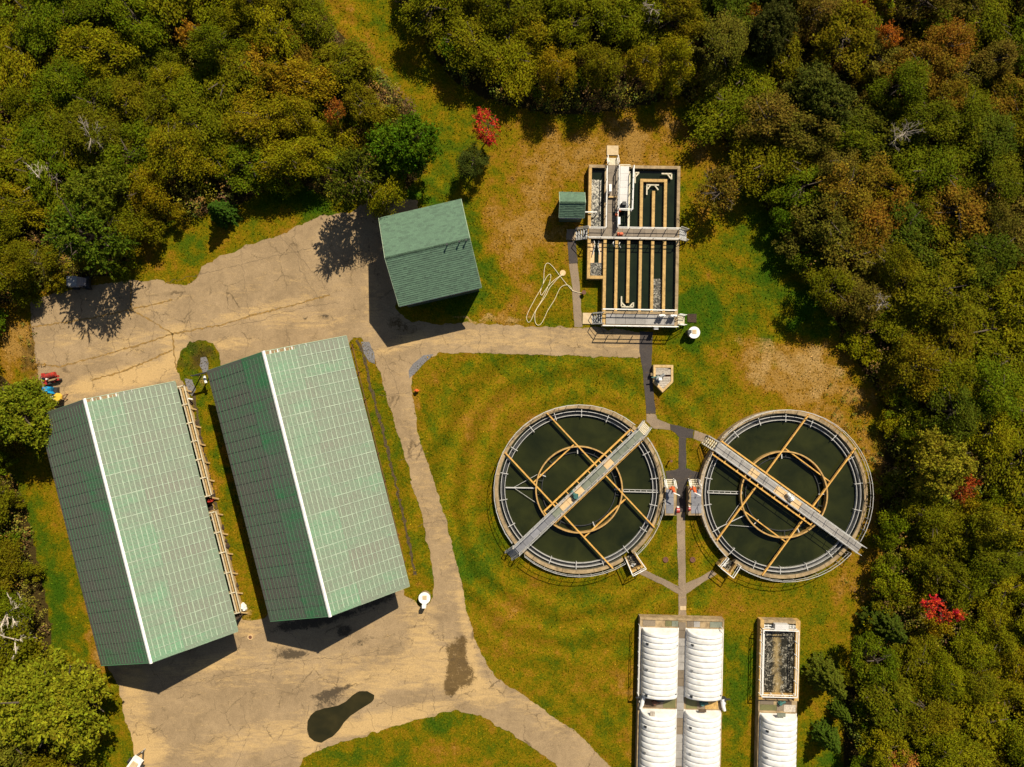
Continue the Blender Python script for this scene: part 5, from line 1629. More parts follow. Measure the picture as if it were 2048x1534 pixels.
def mixer():
    p = W(115, 794, 1.2)
    t = thing('cement_mixer', 'cement mixer with a yellow drum beside the left barn roof', 'cement mixer', (p.x, p.y, 0))
    mb = MB(); mb.cyl((p.x, p.y), .35, .8, 1.1, 8, .47, .3); mb.cyl((p.x, p.y), .47, 1.1, 1.3, 8, .42, .3); mb.build('drum', M_yelp, t)
    mb = MB()
    for dx, dy in ((-.4, -.3), (.4, -.3), (-.4, .3), (.4, .3)): mb.bar((p.x + dx, p.y + dy, .02), (p.x + dx * .3, p.y + dy * .3, .85), .07)
    mb.bar((p.x - 1.4, p.y - .05, .5), (p.x + .2, p.y, .5), .1); mb.build('frame', M_rust, t)
    mb = MB(); mb.bar((p.x - 1.2, p.y + .25, .9), (p.x - .35, p.y - .45, 1.0), .07); mb.bar((p.x - 1.5, p.y - .1, .9), (p.x - .6, p.y + .1, .9), .07); mb.build('tow_bar', M_railw, t)
    for dy in (-.75, .5):
        mb = MB(); wheel(mb, p.x - .7, p.y + dy, .3, .3, .14); mb.build('wheel', M_rubber, t)
mixer()

def utility_vehicle():
    p = W(152, 563, 1.5)
    t = thing('utility_cart', 'dark utility cart with a grey roof parked in the shade under the trees', 'utility cart', (p.x, p.y, 0))
    def bx(x0, x1, y0, y1, z0, z1, nm, m_):
        mb = MB(); mb.box(p.x + x0, p.x + x1, p.y + y0, p.y + y1, z0, z1); mb.build(nm, m_, t)
    bx(-1.1, .95, -.55, .55, .4, .8, 'body', M_dark)
    bx(-1.0, .1, -.5, .5, .805, .95, 'cargo_bed', M_dark)
    for s in (-1, 1):
        bx(-1.05, .1, s * .5 - .04, s * .5 + .04, .955, 1.2, 'bed_side', M_rail)
    mb = MB(); mb.prism([(p.x - .75, p.y - .52), (p.x + .35, p.y - .52), (p.x + .35, p.y + .52), (p.x - .75, p.y + .52)], 1.85, 1.93); mb.build('roof', M_steel, t)
    mb = MB(); mb.add([(p.x + .36, p.y - .5, 1.88), (p.x + .36, p.y + .5, 1.88), (p.x + .85, p.y + .42, 1.1), (p.x + .85, p.y - .42, 1.1), (p.x + .33, p.y - .5, 1.84), (p.x + .33, p.y + .5, 1.84), (p.x + .82, p.y + .42, 1.06), (p.x + .82, p.y - .42, 1.06)],
                      [(0, 3, 2, 1), (4, 5, 6, 7), (0, 1, 5, 4), (1, 2, 6, 5), (2, 3, 7, 6), (3, 0, 4, 7)]); mb.build('windscreen', M_gblue, t)
    for x, y in ((-.7, -.48), (.3, -.48), (-.7, .48), (.3, .48)):
        mb = MB(); mb.bar((p.x + x, p.y + y, .8), (p.x + x, p.y + y, 1.85), .06); mb.build('roof_post', M_rail, t)
    for x in (-.65, .65):
        for y in (-.6, .6):
            mb = MB(); wheel(mb, p.x + x, p.y + y, .32, .31, .22, (0, 1)); mb.build('wheel', M_rubber, t)
utility_vehicle()

def trailer():
    p = W(270, 1527, .9)
    t = thing('trailer', 'small white trailer with its tow bar pointing up, at the bottom edge', 'trailer', (p.x, p.y, 0))
    a = math.radians(60); X = Vector((math.cos(a), math.sin(a))); Y = Vector((-X.y, X.x))
    def Q(u, v): return p + X * u + Y * v
    mb = MB(); mb.prism([tuple(Q(-1.2, -.65)), tuple(Q(.5, -.6)), tuple(Q(.6, .5)), tuple(Q(-1.2, .65))], .5, .95); mb.build('body', M_white, t)
    mb = MB(); mb.prism([tuple(Q(-.9, -.4)), tuple(Q(.2, -.35)), tuple(Q(.2, .3)), tuple(Q(-.9, .4))], .953, 1.1); mb.build('lid', M_slabnew, t)
    for s in (-1, 1):
        mb = MB(); A = Q(.55, s * .4); B = Q(1.4, 0); mb.bar((A.x, A.y, .5), (B.x, B.y, .5), .09); mb.build('tow_bar', M_dark, t)
        q = Q(-.4, s * .8); mb = MB(); wheel(mb, q.x, q.y, .32, .31, .2, Y); mb.build('wheel', M_rubber, t)
    q = Q(1.35, 0); mb = MB(); mb.bar((q.x, q.y, .02), (q.x, q.y, .8), .09); mb.build('jack', M_rail, t)
trailer()

# downspout and bracket at the head of the middle barn, white tank by the left barn
p = W(408, 756, 1.5); t = thing('signboard', 'dark board with a white pipe at the upper left corner of the middle barn', 'board', (p.x, p.y, 0))
a_ = W3(384, 752, 2.6); b_ = W3(414, 744, 2.6)
mb = MB(); mb.bar(a_, b_, .1, .3); mb.build('board', M_dark, t)
a_ = W3(408, 752, 1.6); b_ = W3(412, 766, 1.6)
mb = MB(); mb.tube([a_, b_], .15, 10); mb.build('pipe', M_white, t)
for q in (W(392, 751, 1.3), W(412, 748, 1.3)):
    mb = MB(); mb.bar((q.x, q.y, 0), (q.x, q.y, 2.5), .1); mb.build('post', M_dark, t)
p = W(484, 1216, .6); t = thing('water_jug', 'crumpled white sack in the grass near the lower end of the left barn', 'sack', (p.x, p.y, 0))
mb = MB()
for dx, dy, r_, h_ in ((0, 0, .3, .5), (.12, -.25, .25, .4), (-.1, .25, .2, .35)): mb.cyl((p.x + dx, p.y + dy), r_, 0, h_, 7, r_ * .6, dx * 9)
mb.build('sack', M_white, t)
p = W(380, 798, .8); t = thing('marker_pipe', 'short white pipe on the grass between the barns', 'pipe', (p.x, p.y, 0))
mb = MB(); mb.tube([(p.x - .25, p.y + .05, .6), (p.x + .25, p.y - .05, .7)], .08, 8); mb.bar((p.x - .2, p.y, 0), (p.x - .2, p.y, .6), .07); mb.build('pipe', M_white, t)
p = W(1339, 923, .4); t = thing('stake', 'dark stake in the lawn between the round tanks', 'stake', (p.x, p.y, 0))
mb = MB(); mb.bar((p.x, p.y, 0), (p.x + .1, p.y + .1, .9), .1); mb.cyl((p.x + .1, p.y + .1), .14, .86, .93, 8); mb.build('stake', M_rust, t)
# low wire fence by the middle barn
t = thing('wire_fence', 'low rusty wire fence on the grass strip beside the middle barn', 'fence', (*W(770, 930), 0))
fp = [W(706 + i * 13.0, 690 + i * 54.0) for i in range(9)]
for q in fp:
    mb = MB(); mb.bar((q.x, q.y, 0), (q.x, q.y, .75), .08); mb.build('post', M_rust, t)
mb = MB()
for a_, b_ in zip(fp[:-1], fp[1:]):
    for z in (.35, .7): mb.bar((a_.x, a_.y, z), (b_.x, b_.y, z), .03)
mb.build('wire', M_rust, t)

# ---------------------------------------------------------------- trees
def leaves_mesh(name, P, N, size, tint, mat=M_leaf, colors=None, fold=.25):
    """P leaf centres, N normals -> bent rhombus leaves"""
    n = len(P)
    rs = np.random.RandomState(n)
    t = rs.normal(size=(n, 3)); t -= (t * N).sum(1, keepdims=True) * N
    t /= np.linalg.norm(t, axis=1, keepdims=True) + 1e-9
    b = np.cross(N, t)
    s = size[:, None]
    w = rs.uniform(.45, .75, (n, 1))
    v = np.stack([P - t * s * .5, P + b * s * w * .5 - N * s * fold * .5, P + t * s * .55, P - b * s * w * .5 - N * s * fold * .5], 1).reshape(-1, 3)
    me = bpy.data.meshes.new(name)
    me.vertices.add(4 * n); me.vertices.foreach_set('co', v.ravel().astype(np.float32))
    idx = np.arange(4 * n).reshape(-1, 4)
    tri = np.concatenate([idx[:, [0, 1, 2]], idx[:, [0, 2, 3]]], 1).reshape(-1, 3)
    me.loops.add(tri.size); me.loops.foreach_set('vertex_index', tri.ravel().astype(np.int32))
    me.polygons.add(len(tri)); me.polygons.foreach_set('loop_start', (np.arange(len(tri)) * 3).astype(np.int32))
    me.update(calc_edges=True)
    me.materials.append(mat)
    if tint is not None:
        at = me.attributes.new('tint', 'FLOAT', 'POINT'); at.data.foreach_set('value', np.repeat(tint, 4).astype(np.float32))
    if colors is not None:
        at = me.attributes.new('lc', 'FLOAT_COLOR', 'POINT')
        c4 = np.concatenate([np.repeat(colors, 4, axis=0), np.ones((4 * n, 1))], 1)
        at.data.foreach_set('color', c4.ravel().astype(np.float32))
    return me

def crown(seed, R, H, nl, nleaf, ls, zb=.22, spread=.9, lobe=(.26, .44), jag=.35):
    rs = np.random.RandomState(seed)
    d = rs.normal(size=(nl, 3)); d[:, 2] = np.abs(d[:, 2]) * 1.0 - .25
    d /= np.linalg.norm(d, axis=1, keepdims=True)
    rad = rs.uniform(.45, 1, nl) ** .6
    az = np.arctan2(d[:, 1], d[:, 0])
    wob = 1 + .18 * np.sin(az * 2 + seed) + .12 * np.sin(az * 3 + seed * 2.1)
    c = d * rad[:, None] * np.array([R * spread * .78, R * spread * .78, H * .36]) * np.stack([wob, wob, np.ones(nl)], 1)
    c[:, 2] += H * (zb + (1 - zb) * .46)
    lr = rs.uniform(*lobe, nl) * R
    tl = rs.uniform(0, 1, nl)
    k = rs.choice(nl, nleaf, p=lr ** 2 / (lr ** 2).sum())
    e = rs.normal(size=(nleaf, 3)); e[:, 2] += .35
    e /= np.linalg.norm(e, axis=1, keepdims=True)
    # twig clusters: leaves gather towards a few dozen twig tips per lobe
    tw = rs.normal(size=(nl, 14, 3)); tw /= np.linalg.norm(tw, axis=2, keepdims=True)
    tj = rs.randint(0, 14, nleaf)
    e2 = e * (1 - jag) + tw[k, tj] * jag * 2.2 * rs.uniform(.3, 1, (nleaf, 1))
    r = rs.uniform(.55, 1.0, nleaf) ** .5
    P = c[k] + e2 * (lr[k] * r)[:, None] * np.array([1, 1, .8])
    N = e * .55 + rs.normal(size=(nleaf, 3)) * .45 + np.array([0, 0, .45])
    N /= np.linalg.norm(N, axis=1, keepdims=True)
    size = ls * rs.uniform(.6, 1.35, nleaf)
    tint = np.clip(tl[k] * .7 + rs.uniform(0, .3, nleaf), 0, 1)
    return leaves_mesh('crown', P, N, size, tint)

def conifer(seed, R, H, nleaf, ls):
    rs = np.random.RandomState(seed)
    nb = 170
    hz_ = np.sort(rs.uniform(.08, .98, nb)) ; az = np.arange(nb) * 2.4 + rs.uniform(-.3, .3, nb)
    L = R * (1 - hz_) ** .8 * rs.uniform(.75, 1.1, nb) + .1
    k = rs.choice(nb, nleaf, p=L / L.sum()); f = rs.uniform(.1, 1, nleaf) ** .7
    side = rs.normal(size=nleaf) * .16 * L[k] * (1.15 - f)
    P = np.stack([np.cos(az[k]) * L[k] * f - np.sin(az[k]) * side, np.sin(az[k]) * L[k] * f + np.cos(az[k]) * side, H * hz_[k] - f * L[k] * .22 + rs.normal(size=nleaf) * .04], 1)
    N = np.stack([np.cos(az[k]) * .3, np.sin(az[k]) * .3, np.ones(nleaf)], 1) + rs.normal(size=(nleaf, 3)) * .35
    N /= np.linalg.norm(N, axis=1, keepdims=True)
    return leaves_mesh('crown', P, N, ls * rs.uniform(.6, 1.3, nleaf), np.clip(f * .8, 0, 1))

def limbs(seed, H, R, n=9, mat=M_bark, r0=.16, twigs=0, lean=(0, 0)):
    rr = random.Random(seed); mb = MB()
    top = Vector((lean[0], lean[1], H * .75))
    pts = [Vector((0, 0, 0)).lerp(top, k / 5) + Vector((rr.uniform(-.1, .1), rr.uniform(-.1, .1), 0)) * (k > 0) for k in range(6)]
    mb.tube(pts, r0, 7, r0 * .3)
    for i in range(n):
        f = rr.uniform(.25, .95); b = Vector((0, 0, 0)).lerp(top, f)
        a = rr.uniform(0, 2 * PI); L = R * rr.uniform(.55, .95) * (1.15 - f * .4)
        e = b + Vector((math.cos(a) * L, math.sin(a) * L, L * rr.uniform(.35, .9)))
        m = b.lerp(e, .5) + Vector((rr.uniform(-.2, .2), rr.uniform(-.2, .2), .1 * L)) * .5
        mb.tube([b, m, e], r0 * .42, 5, r0 * .12)
        for j in range(twigs):
            g = rr.uniform(.3, .95); s = b.lerp(m, g * 2) if g < .5 else m.lerp(e, g * 2 - 1)
            a2 = a + rr.uniform(-1.1, 1.1); l2 = L * rr.uniform(.2, .5)
            q = s + Vector((math.cos(a2) * l2, math.sin(a2) * l2, l2 * rr.uniform(-.1, .7)))
            mb.tube([s, s.lerp(q, .5) + Vector((rr.uniform(-.08, .08), rr.uniform(-.08, .08), .05)), q], r0 * .16, 4, r0 * .05)
            if twigs > 3:
                for _ in range(2):
                    s2 = s.lerp(q, rr.uniform(.3, .9)); a3 = a2 + rr.uniform(-1, 1); l3 = l2 * .5
                    mb.tube([s2, s2 + Vector((math.cos(a3) * l3, math.sin(a3) * l3, l3 * rr.uniform(0, .6)))], r0 * .07, 3, r0 * .03)
    return mb

# shared meshes; crown radius 1 unit = 2.3 m, height 6 m
SMALL = [(crown(100 + i, 2.3, H, nl, 8500, .15, zb=.12, spread=1.05, lobe=lb, jag=jg), limbs(i, H, 2.0).mesh('trunk', M_bark), H)
         for i, (H, nl, lb, jg) in enumerate([(6.5, 30, (.2, .36), .5), (7.2, 26, (.2, .4), .45), (6.0, 40, (.16, .3), .55), (7.6, 30, (.18, .38), .5), (6.6, 22, (.24, .44), .45),
                                              (5.6, 34, (.18, .34), .6), (8.0, 34, (.18, .34), .5), (6.0, 46, (.15, .27), .5)])]
FINE = [(crown(200 + i, 2.3, H, nl, 10500, .13, zb=.1, spread=1.0, lobe=(.2, .4), jag=.4), limbs(40 + i, H, 2.0, 12).mesh('trunk', M_bark), H) for i, (H, nl) in enumerate([(7.2, 26), (6.4, 34), (7.8, 24), (5.8, 36)])]
BIG = [(crown(300 + i, 4.4, 8.5, 90, 21000, .24, lobe=(.12, .24), jag=.7), limbs(60 + i, 8.5, 3.6, 16, r0=.3).mesh('trunk', M_bark), 8.5) for i in range(2)]
FEATH = [(crown(350 + i, 4.4, 9, 70, 12500, .24, lobe=(.07, .19), jag=1.0, zb=.15), limbs(65 + i, 9, 3.8, 22, r0=.26, twigs=2).mesh('trunk', M_bark), 9) for i in range(2)]
CON = [(conifer(400, 1.9, 5.5, 11000, .17), limbs(80, 5.5, .5, 3).mesh('trunk', M_bark), 5.5)]
SPARSE = [(crown(500, 2.6, 6, 40, 2600, .2, lobe=(.16, .28), jag=.7, zb=.15), limbs(90, 6, 2.6, 16, twigs=3, r0=.14).mesh('trunk', M_bark), 6)]
REDM = [(crown(510 + i, 2.0, 6, 24, 2600, .19, lobe=(.14, .26), jag=.8, zb=.3, spread=1.1), limbs(91 + i, 6, 1.8, 12, twigs=2, r0=.12).mesh('trunk', M_bark), 6) for i in range(2)]

COL = {'olive': (.138, .138, .004), 'yellowish': (.205, .180, .004), 'green': (.092, .122, .004), 'rusty': (.19, .105, .010), 'dark green': (.044, .072, .006), 'golden': (.29, .19, .007), 'brownish': (.125, .098, .014)}

def place_tree(src, px, py, r_scale, h_scale, col, label, name='broadleaf_tree', cat='tree', group=None, h_ref=.62, ground=False):
    cm, tm, H = src
    h = H * h_scale
    p = W(px, py, 0 if ground else h * h_ref)
    t = thing(name, label, cat, (p.x, p.y, 0), group)
    rz = R_.uniform(0, 2 * PI); sx_ = R_.uniform(.78, 1.28) if name == 'broadleaf_tree' else R_.uniform(.93, 1.07)
    for me, nm in ((tm, 'trunk'), (cm, 'crown')):
        o = bpy.data.objects.new(nm, me); C.objects.link(o); o.parent = t
        o.rotation_euler = (R_.uniform(-.06, .06), R_.uniform(-.06, .06), rz) if nm == 'crown' else (0, 0, rz)
        o.scale = (r_scale * sx_, r_scale / sx_, h_scale)
        if nm == 'crown':
            o.color = (*[c * R_.uniform(.9, 1.1) for c in col], 1)
    return t

occupied = [(152, 585, 42), (120, 610, 30)]
MARKS = []
def special(src, px, py, R, h, col, label, name='broadleaf_tree', base_r=2.3, **kw):
    if name != 'willow_tree': MARKS.append((px, py, label))
    occupied.append((px, py, R * K * .80))
    place_tree(src, px, py, R / base_r, h / src[2], col, label, name, **kw)
special(BIG[0], 36, 828, 4.5, 8.5, (.15, .20, .010), 'bright green maple overhanging the corner of the left barn', 'maple_tree', 4.4)
special(BIG[1], 112, 1400, 6.6, 10, (.185, .205, .010), 'large yellow green maple at the lower corner of the left barn', 'maple_tree', 4.4)
special(BIG[0], 15, 1480, 4.2, 8, (.16, .15, .012), 'olive maple behind the large yellow green maple in the lower left corner', 'maple_tree', 4.4)
special(BIG[1], 808, 296, 4.1, 9.5, (.075, .130, .004), 'deep green maple at the wood edge above the workshop', 'maple_tree', 4.4)
special(FEATH[0], 715, 352, 3.6, 10.5, (.11, .125, .008), 'olive maple shading the yard, left of the deep green maple', 'maple_tree', 4.4)
special(FEATH[1], 172, 468, 4.2, 11.5, (.10, .135, .008), 'broad green maple over the parked utility cart', 'maple_tree', 4.4)
special(BIG[0], 200, 392, 3.6, 9.5, (.13, .14, .008), 'broad olive maple behind the one over the utility cart', 'maple_tree', 4.4)
special(REDM[0], 976, 250, 1.75, 5.6, (.50, .085, .018), 'small scarlet maple standing on the lawn above the workshop', 'maple_tree', 2.0)
special(SMALL[3], 948, 322, 1.9, 4.6, (.06, .075, .010), 'dark leafy young tree just below the small scarlet maple', 'maple_tree')
special(SPARSE[0], 1440, 382, 2.9, 5.6, (.16, .12, .012), 'thin crowned brownish tree standing right of the rectangular tank', 'maple_tree', 2.6)
special(CON[0], 432, 416, 1.8, 5.0, (.042, .088, .008), 'deep green spruce on the grass above the yard', 'spruce_tree', 1.9)
for i, (x, y, R, c) in enumerate(((1118, 138, 2.5, 'yellowish'), (1203, 136, 2.6, 'olive'), (1288, 128, 2.4, 'yellowish'), (1354, 122, 2.4, 'yellowish'))):
    special(FINE[i % 4], x, y, R, 7.6, COL[c], ['leftmost willow', 'second willow', 'third willow', 'rightmost willow'][i] + ' of the front row above the rectangular tank', 'willow_tree', h_ref=.5, group='willows above the rectangular tank')
special(REDM[1], 1880, 1218, 1.7, 7.5, (.55, .062, .022), 'crimson maple glowing in the wood right of the round tanks', 'maple_tree', 2.0)
special(REDM[0], 1772, 76, 1.4, 6.5, (.50, .17, .02), 'small orange maple in the upper right wood', 'maple_tree', 2.0)
special(REDM[0], 1703, 6, 1.5, 6.5, (.32, .06, .018), 'dull red maple cut by the top edge', 'maple_tree', 2.0)
special(REDM[0], 672, 222, 1.3, 6.5, (.30, .11, .015), 'small rusty red maple in the wood left of the mown strip', 'maple_tree', 2.0)
special(REDM[0], 1925, 975, 1.5, 7.5, (.36, .10, .015), 'orange tinged maple beside the bright yellow green maple', 'maple_tree', 2.0)
special(REDM[0], 1800, 1525, 1.8, 6, (.36, .20, .03), 'golden orange maple at the bottom edge of the right wood', 'maple_tree', 2.0)
special(REDM[0], 392, 78, 1.7, 7, (.34, .19, .012), 'golden leaved small maple in the upper left wood', 'maple_tree', 2.0)
special(BIG[0], 1880, 925, 4.0, 8.5, (.21, .20, .012), 'bright yellow green maple in the wood level with the right round tank', 'maple_tree', 4.4)
special(BIG[1], 1635, 195, 4.0, 8, (.065, .075, .010), 'broad dark maple among russet shrubs in the upper right wood', 'maple_tree', 4.4)
special(BIG[1], 1545, 60, 3.2, 8, (.05, .06, .010), 'dark maple at the top of the photo, left of the dull red maple', 'maple_tree', 4.4)
special(CON[0], 1785, 1258, 2.5, 6, (.05, .085, .007), 'rounded dark green pine below the crimson maple', 'pine_tree', 1.9)
special(CON[0], 1672, 1372, 2.2, 6.5, (.085, .115, .008), 'green pine throwing a spiky shadow toward the open aerated tank', 'pine_tree', 1.9)
special(CON[0], 1668, 1488, 1.7, 4.5, (.055, .10, .008), 'low green pine at the lower right, on the lawn edge', 'pine_tree', 1.9)
special(CON[0], 1690, 1430, 1.2, 3.5, (.07, .11, .008), 'smallest of the three green pines on the lawn edge', 'pine_tree', 1.9)

# dead, bare trees
for i, (x, y, hh, R, lean, lb) in enumerate(((170, 262, 7.5, 2.0, (.5, -.6), 'bare grey tree among the upper left woods'), (62, 352, 6.5, 2.0, (1.0, -.2), 'bare pale branches left of the broad olive maple'),
                                              (-20, 1240, 6.5, 2.3, (2.2, 1.0), 'bleached dead tree leaning in from the left edge, upper one'), (-16, 1305, 6.5, 2.4, (2.8, 1.6), 'bleached dead tree leaning in from the left edge, lower one'),
                                              (1795, 262, 7.5, 1.8, (.6, -.3), 'bare grey tree in the upper right wood'), (1755, 612, 7.0, 1.4, (.5, .3), 'bare twiggy tree beside the right lawn edge'),
                                              (1300, 20, 7.5, 1.6, (.3, .3), 'bare twiggy tree at the top above the willows'))):
    p = W(x, y, hh * .75)
    t = thing('dead_tree', lb, 'dead tree', (p.x, p.y, 0), 'bare dead trees')
    mb = limbs(700 + i, hh * 1.15, R, 13, M_deadw, .13 if i not in (2, 3) else .17, 7, lean)
    me = mb.mesh('branches', M_deadw if i in (1, 2, 3) else M_deadg)
    o = bpy.data.objects.new('branches', me); C.objects.link(o); o.parent = t

ZONES = [('in the upper left corner wood', lambda x, y: x < 330 and y < 300), ('in the wood left of the mown strip', lambda x, y: x < 900 and y < 200),
         ('in the wood above the utility cart', lambda x, y: x < 300 and y < 620), ('at the wood edge above the cracked yard', lambda x, y: x < 900 and y < 500),
         ('in the left edge strip beside the left barn', lambda x, y: x < 300), ('in the wood right of the mown strip', lambda x, y: x < 1060 and y < 300),
         ('in the wood behind the willows', lambda x, y: x < 1420 and y < 320), ('in the upper right wood', lambda x, y: y < 250),
         ('in the wood right of the rectangular tank', lambda x, y: y < 600), ('in the wood above the right round tank', lambda x, y: y < 850),
         ('in the wood beside the right round tank', lambda x, y: y < 1150), ('in the lower right wood', lambda x, y: True)]
PAL = {0: [('olive', 5), ('green', 3), ('yellowish', 2), ('dark green', 1)], 1: [('olive', 4), ('yellowish', 3), ('rusty', 1), ('golden', 1)], 2: [('green', 4), ('olive', 4), ('yellowish', 1), ('brownish', 1)],
       3: [('olive', 4), ('yellowish', 3), ('green', 2), ('rusty', 1)], 4: [('green', 2), ('olive', 3), ('yellowish', 1)], 5: [('olive', 4), ('yellowish', 2), ('green', 1)], 6: [('olive', 4), ('golden', 1), ('yellowish', 2), ('brownish', 1)],
       7: [('olive', 3), ('dark green', 2), ('brownish', 3), ('green', 1), ('rusty', 1)], 8: [('olive', 4), ('dark green', 2), ('brownish', 2), ('rusty', 1), ('green', 1)], 9: [('olive', 4), ('green', 3), ('yellowish', 1), ('dark green', 1)],
       10: [('olive', 4), ('yellowish', 2), ('green', 2), ('rusty', 1)], 11: [('yellowish', 4), ('olive', 4), ('green', 1), ('golden', 1)]}
rr = random.Random(21)
cand = []
WOODS = [WOOD_A, WOOD_B, WOOD_C, WOOD_D]
tries = 0
NT = 0
pts = []
_gx, _gy = np.meshgrid(np.arange(-250, 2300, 3.0), np.arange(-250, 1790, 3.0))
WM = wood_mask(_gx, _gy)
def wood_edge_ok(x, y):
    return bool(WM[min(max(int((y + 250) / 3), 0), WM.shape[0] - 1), min(max(int((x + 250) / 3), 0), WM.shape[1] - 1)])
while tries < 90000 and NT < 268:
    tries += 1
    x = rr.uniform(-60, 2110); y = rr.uniform(-60, 1600)
    if not wood_edge_ok(x, y): continue
    if x > 1600 and 600 < y < 1300 and not wood_edge_ok(x - 78, y): continue
    if x > 700 and y < 330 and x < 1100 and not wood_edge_ok(x - 32, y + 12): continue
    if x < 860 and y < 330 and not wood_edge_ok(x + 34, y - 16): continue
    if x < 1640 and 215 < y < 640 and x > 1380 and not wood_edge_ok(x - 42, y + 14): continue
    if 1380 < x < 1780 and y < 470 and rr.random() < .6: continue
    if x < 300 and y > 600 and not wood_edge_ok(x + 45, y): continue
    if 860 < x < 1440 and y < 330 and not wood_edge_ok(x, y + 62): continue
    if x < 720 and 350 < y < 620 and not wood_edge_ok(x, y + 50): continue
    rad = rr.uniform(48, 78)
    if any((x - a) ** 2 + (y - b) ** 2 < (max(rad, c) * .93) ** 2 for a, b, c in pts): continue
    if any((x - a) ** 2 + (y - b) ** 2 < (c + rad * (.75 if c < 32 else .5)) ** 2 for a, b, c in occupied): continue
    pts.append((x, y, rad)); NT += 1
NICK = {'bright green maple overhanging': 'the bright maple over the left barn', 'large yellow green maple': 'the large maple at the lower left', 'olive maple behind the large': 'the olive maple in the lower left corner',
        'deep green maple': 'the deep green maple', 'olive maple shading': 'the olive maple shading the yard', 'broad green maple over': 'the maple over the utility cart', 'broad olive maple behind': 'the broad olive maple',
        'small scarlet': 'the scarlet maple', 'deep green spruce': 'the deep green spruce', 'crimson maple': 'the crimson maple', 'small orange maple': 'the small orange maple', 'dull red maple': 'the dull red maple',
        'small rusty red': 'the rusty red maple', 'orange tinged': 'the orange tinged maple', 'golden orange maple': 'the golden orange maple', 'golden leaved': 'the golden leaved maple', 'bright yellow green maple': 'the bright yellow green maple',
        'broad dark maple': 'the broad dark maple', 'dark maple at the top': 'the dark maple at the top', 'rounded dark green pine': 'the rounded dark pine', 'green pine throwing': 'the largest lawn edge pine', 'low green pine': 'the low green pine'}
LM = [(x, y, v) for x, y, l_ in MARKS for k_, v in NICK.items() if l_.startswith(k_)]
LM += [(0, 0, 'the top left photo corner'), (2048, 0, 'the top right photo corner'), (2048, 1534, 'the bottom right photo corner'), (0, 640, 'the left photo edge at the yard'), (1235, 145, 'the willow row'), (2048, 600, 'the right photo edge, upper half'),
       (2048, 1050, 'the right photo edge, lower half'), (1740, 990, 'the right round tank'), (1480, 320, 'the thin crowned brownish tree'), (170, 262, 'the bare grey tree, upper left'), (1795, 262, 'the bare grey tree, upper right'),
       (1755, 612, 'the bare twiggy tree'), (560, 0, 'the photo top at the mown strip'), (1300, 20, 'the bare tree above the willows'), (0, 1260, 'the bleached dead trees'), (560, 250, 'the middle of the upper left wood')]
LAB = {}
for i, (x, y, rad) in enumerate(pts):
    zi = next(j for j, (n_, f_) in enumerate(ZONES) if f_(x, y))
    nz = float(fbm(np.array(x / 150.0), np.array(y / 150.0), 77, 3))
    keys = [k for k, w_ in PAL[zi] for _ in range(w_)]
    f = min(.999, max(0, (nz - .25) / .5 + rr.uniform(-.22, .22)))
    ck = keys[int(f * len(keys))] if rr.random() < .75 else rr.choice(keys)
    lx, ly, ln = min(LM, key=lambda m: math.hypot(m[0] - x, m[1] - y))
    dx, dy = x - lx, y - ly
    dd = ('above' if dy < -abs(dx) * .45 else 'below' if dy > abs(dx) * .45 else '') + (' left' if dx < -abs(dy) * .45 else ' right' if dx > abs(dy) * .45 else '')
    dd = dd.strip(); dd = {'left': 'left of', 'right': 'right of', 'above': 'above', 'below': 'below'}.get(dd, dd + ' of')
    LAB.setdefault((ck, dd, ln), []).append((math.hypot(dx, dy), i, x, y, rad, zi))
ORD = ['nearest', 'second nearest', 'third nearest', 'fourth nearest', 'fifth nearest', 'sixth nearest', 'seventh nearest', 'eighth nearest']
for (ck, dd, ln), lst in LAB.items():
    lst.sort()
    for q, (ds, i, x, y, rad, zi) in enumerate(lst):
        lb = '%s bushy tree %s %s' % (ck, dd, ln) if len(lst) == 1 else '%s %s bushy tree %s %s' % (ORD[min(q, 7)], ck, dd, ln)
        src = rr.choice(SMALL if rr.random() < .55 else FINE)
        R = rad / K * rr.uniform(.86, 1.14)
        hh = rr.uniform(.66, 1.14)
        col = tuple(a_ * .72 + b_ * .28 for a_, b_ in zip(COL[ck], COL['olive']))
        place_tree(src, x, y, R / 2.3, hh, col, lb, group='bushy trees ' + ZONES[zi][0], h_ref=.25)

# shrubs between and in front of the trees
SHR = [crown(600 + i, 1.3, 2.6, 16, 2600, .15, zb=.02, spread=1.1, lobe=(.24, .5), jag=.4) for i in range(4)]
SPTS = []
tries = 0
while tries < 60000 and len(SPTS) < 285:
    tries += 1
    x = rr.uniform(-30, 2080); y = rr.uniform(-30, 1560)
    if not wood_edge_ok(x, y): continue
    east = x > 1380
    if not east and rr.random() < .65: continue
    if 860 < x < 1440 and y < 330 and not wood_edge_ok(x, y + 32): continue
    if x < 860 and y < 330 and not wood_edge_ok(x + 18, y - 8): continue
    if any((x - a) ** 2 + (y - b) ** 2 < (c * .55) ** 2 for a, b, c in pts): continue
    if any((x - a) ** 2 + (y - b) ** 2 < (c * .9) ** 2 for a, b, c in occupied): continue
    if any((x - a) ** 2 + (y - b) ** 2 < 30 ** 2 for a, b in SPTS): continue
    SPTS.append((x, y))
SL = {}
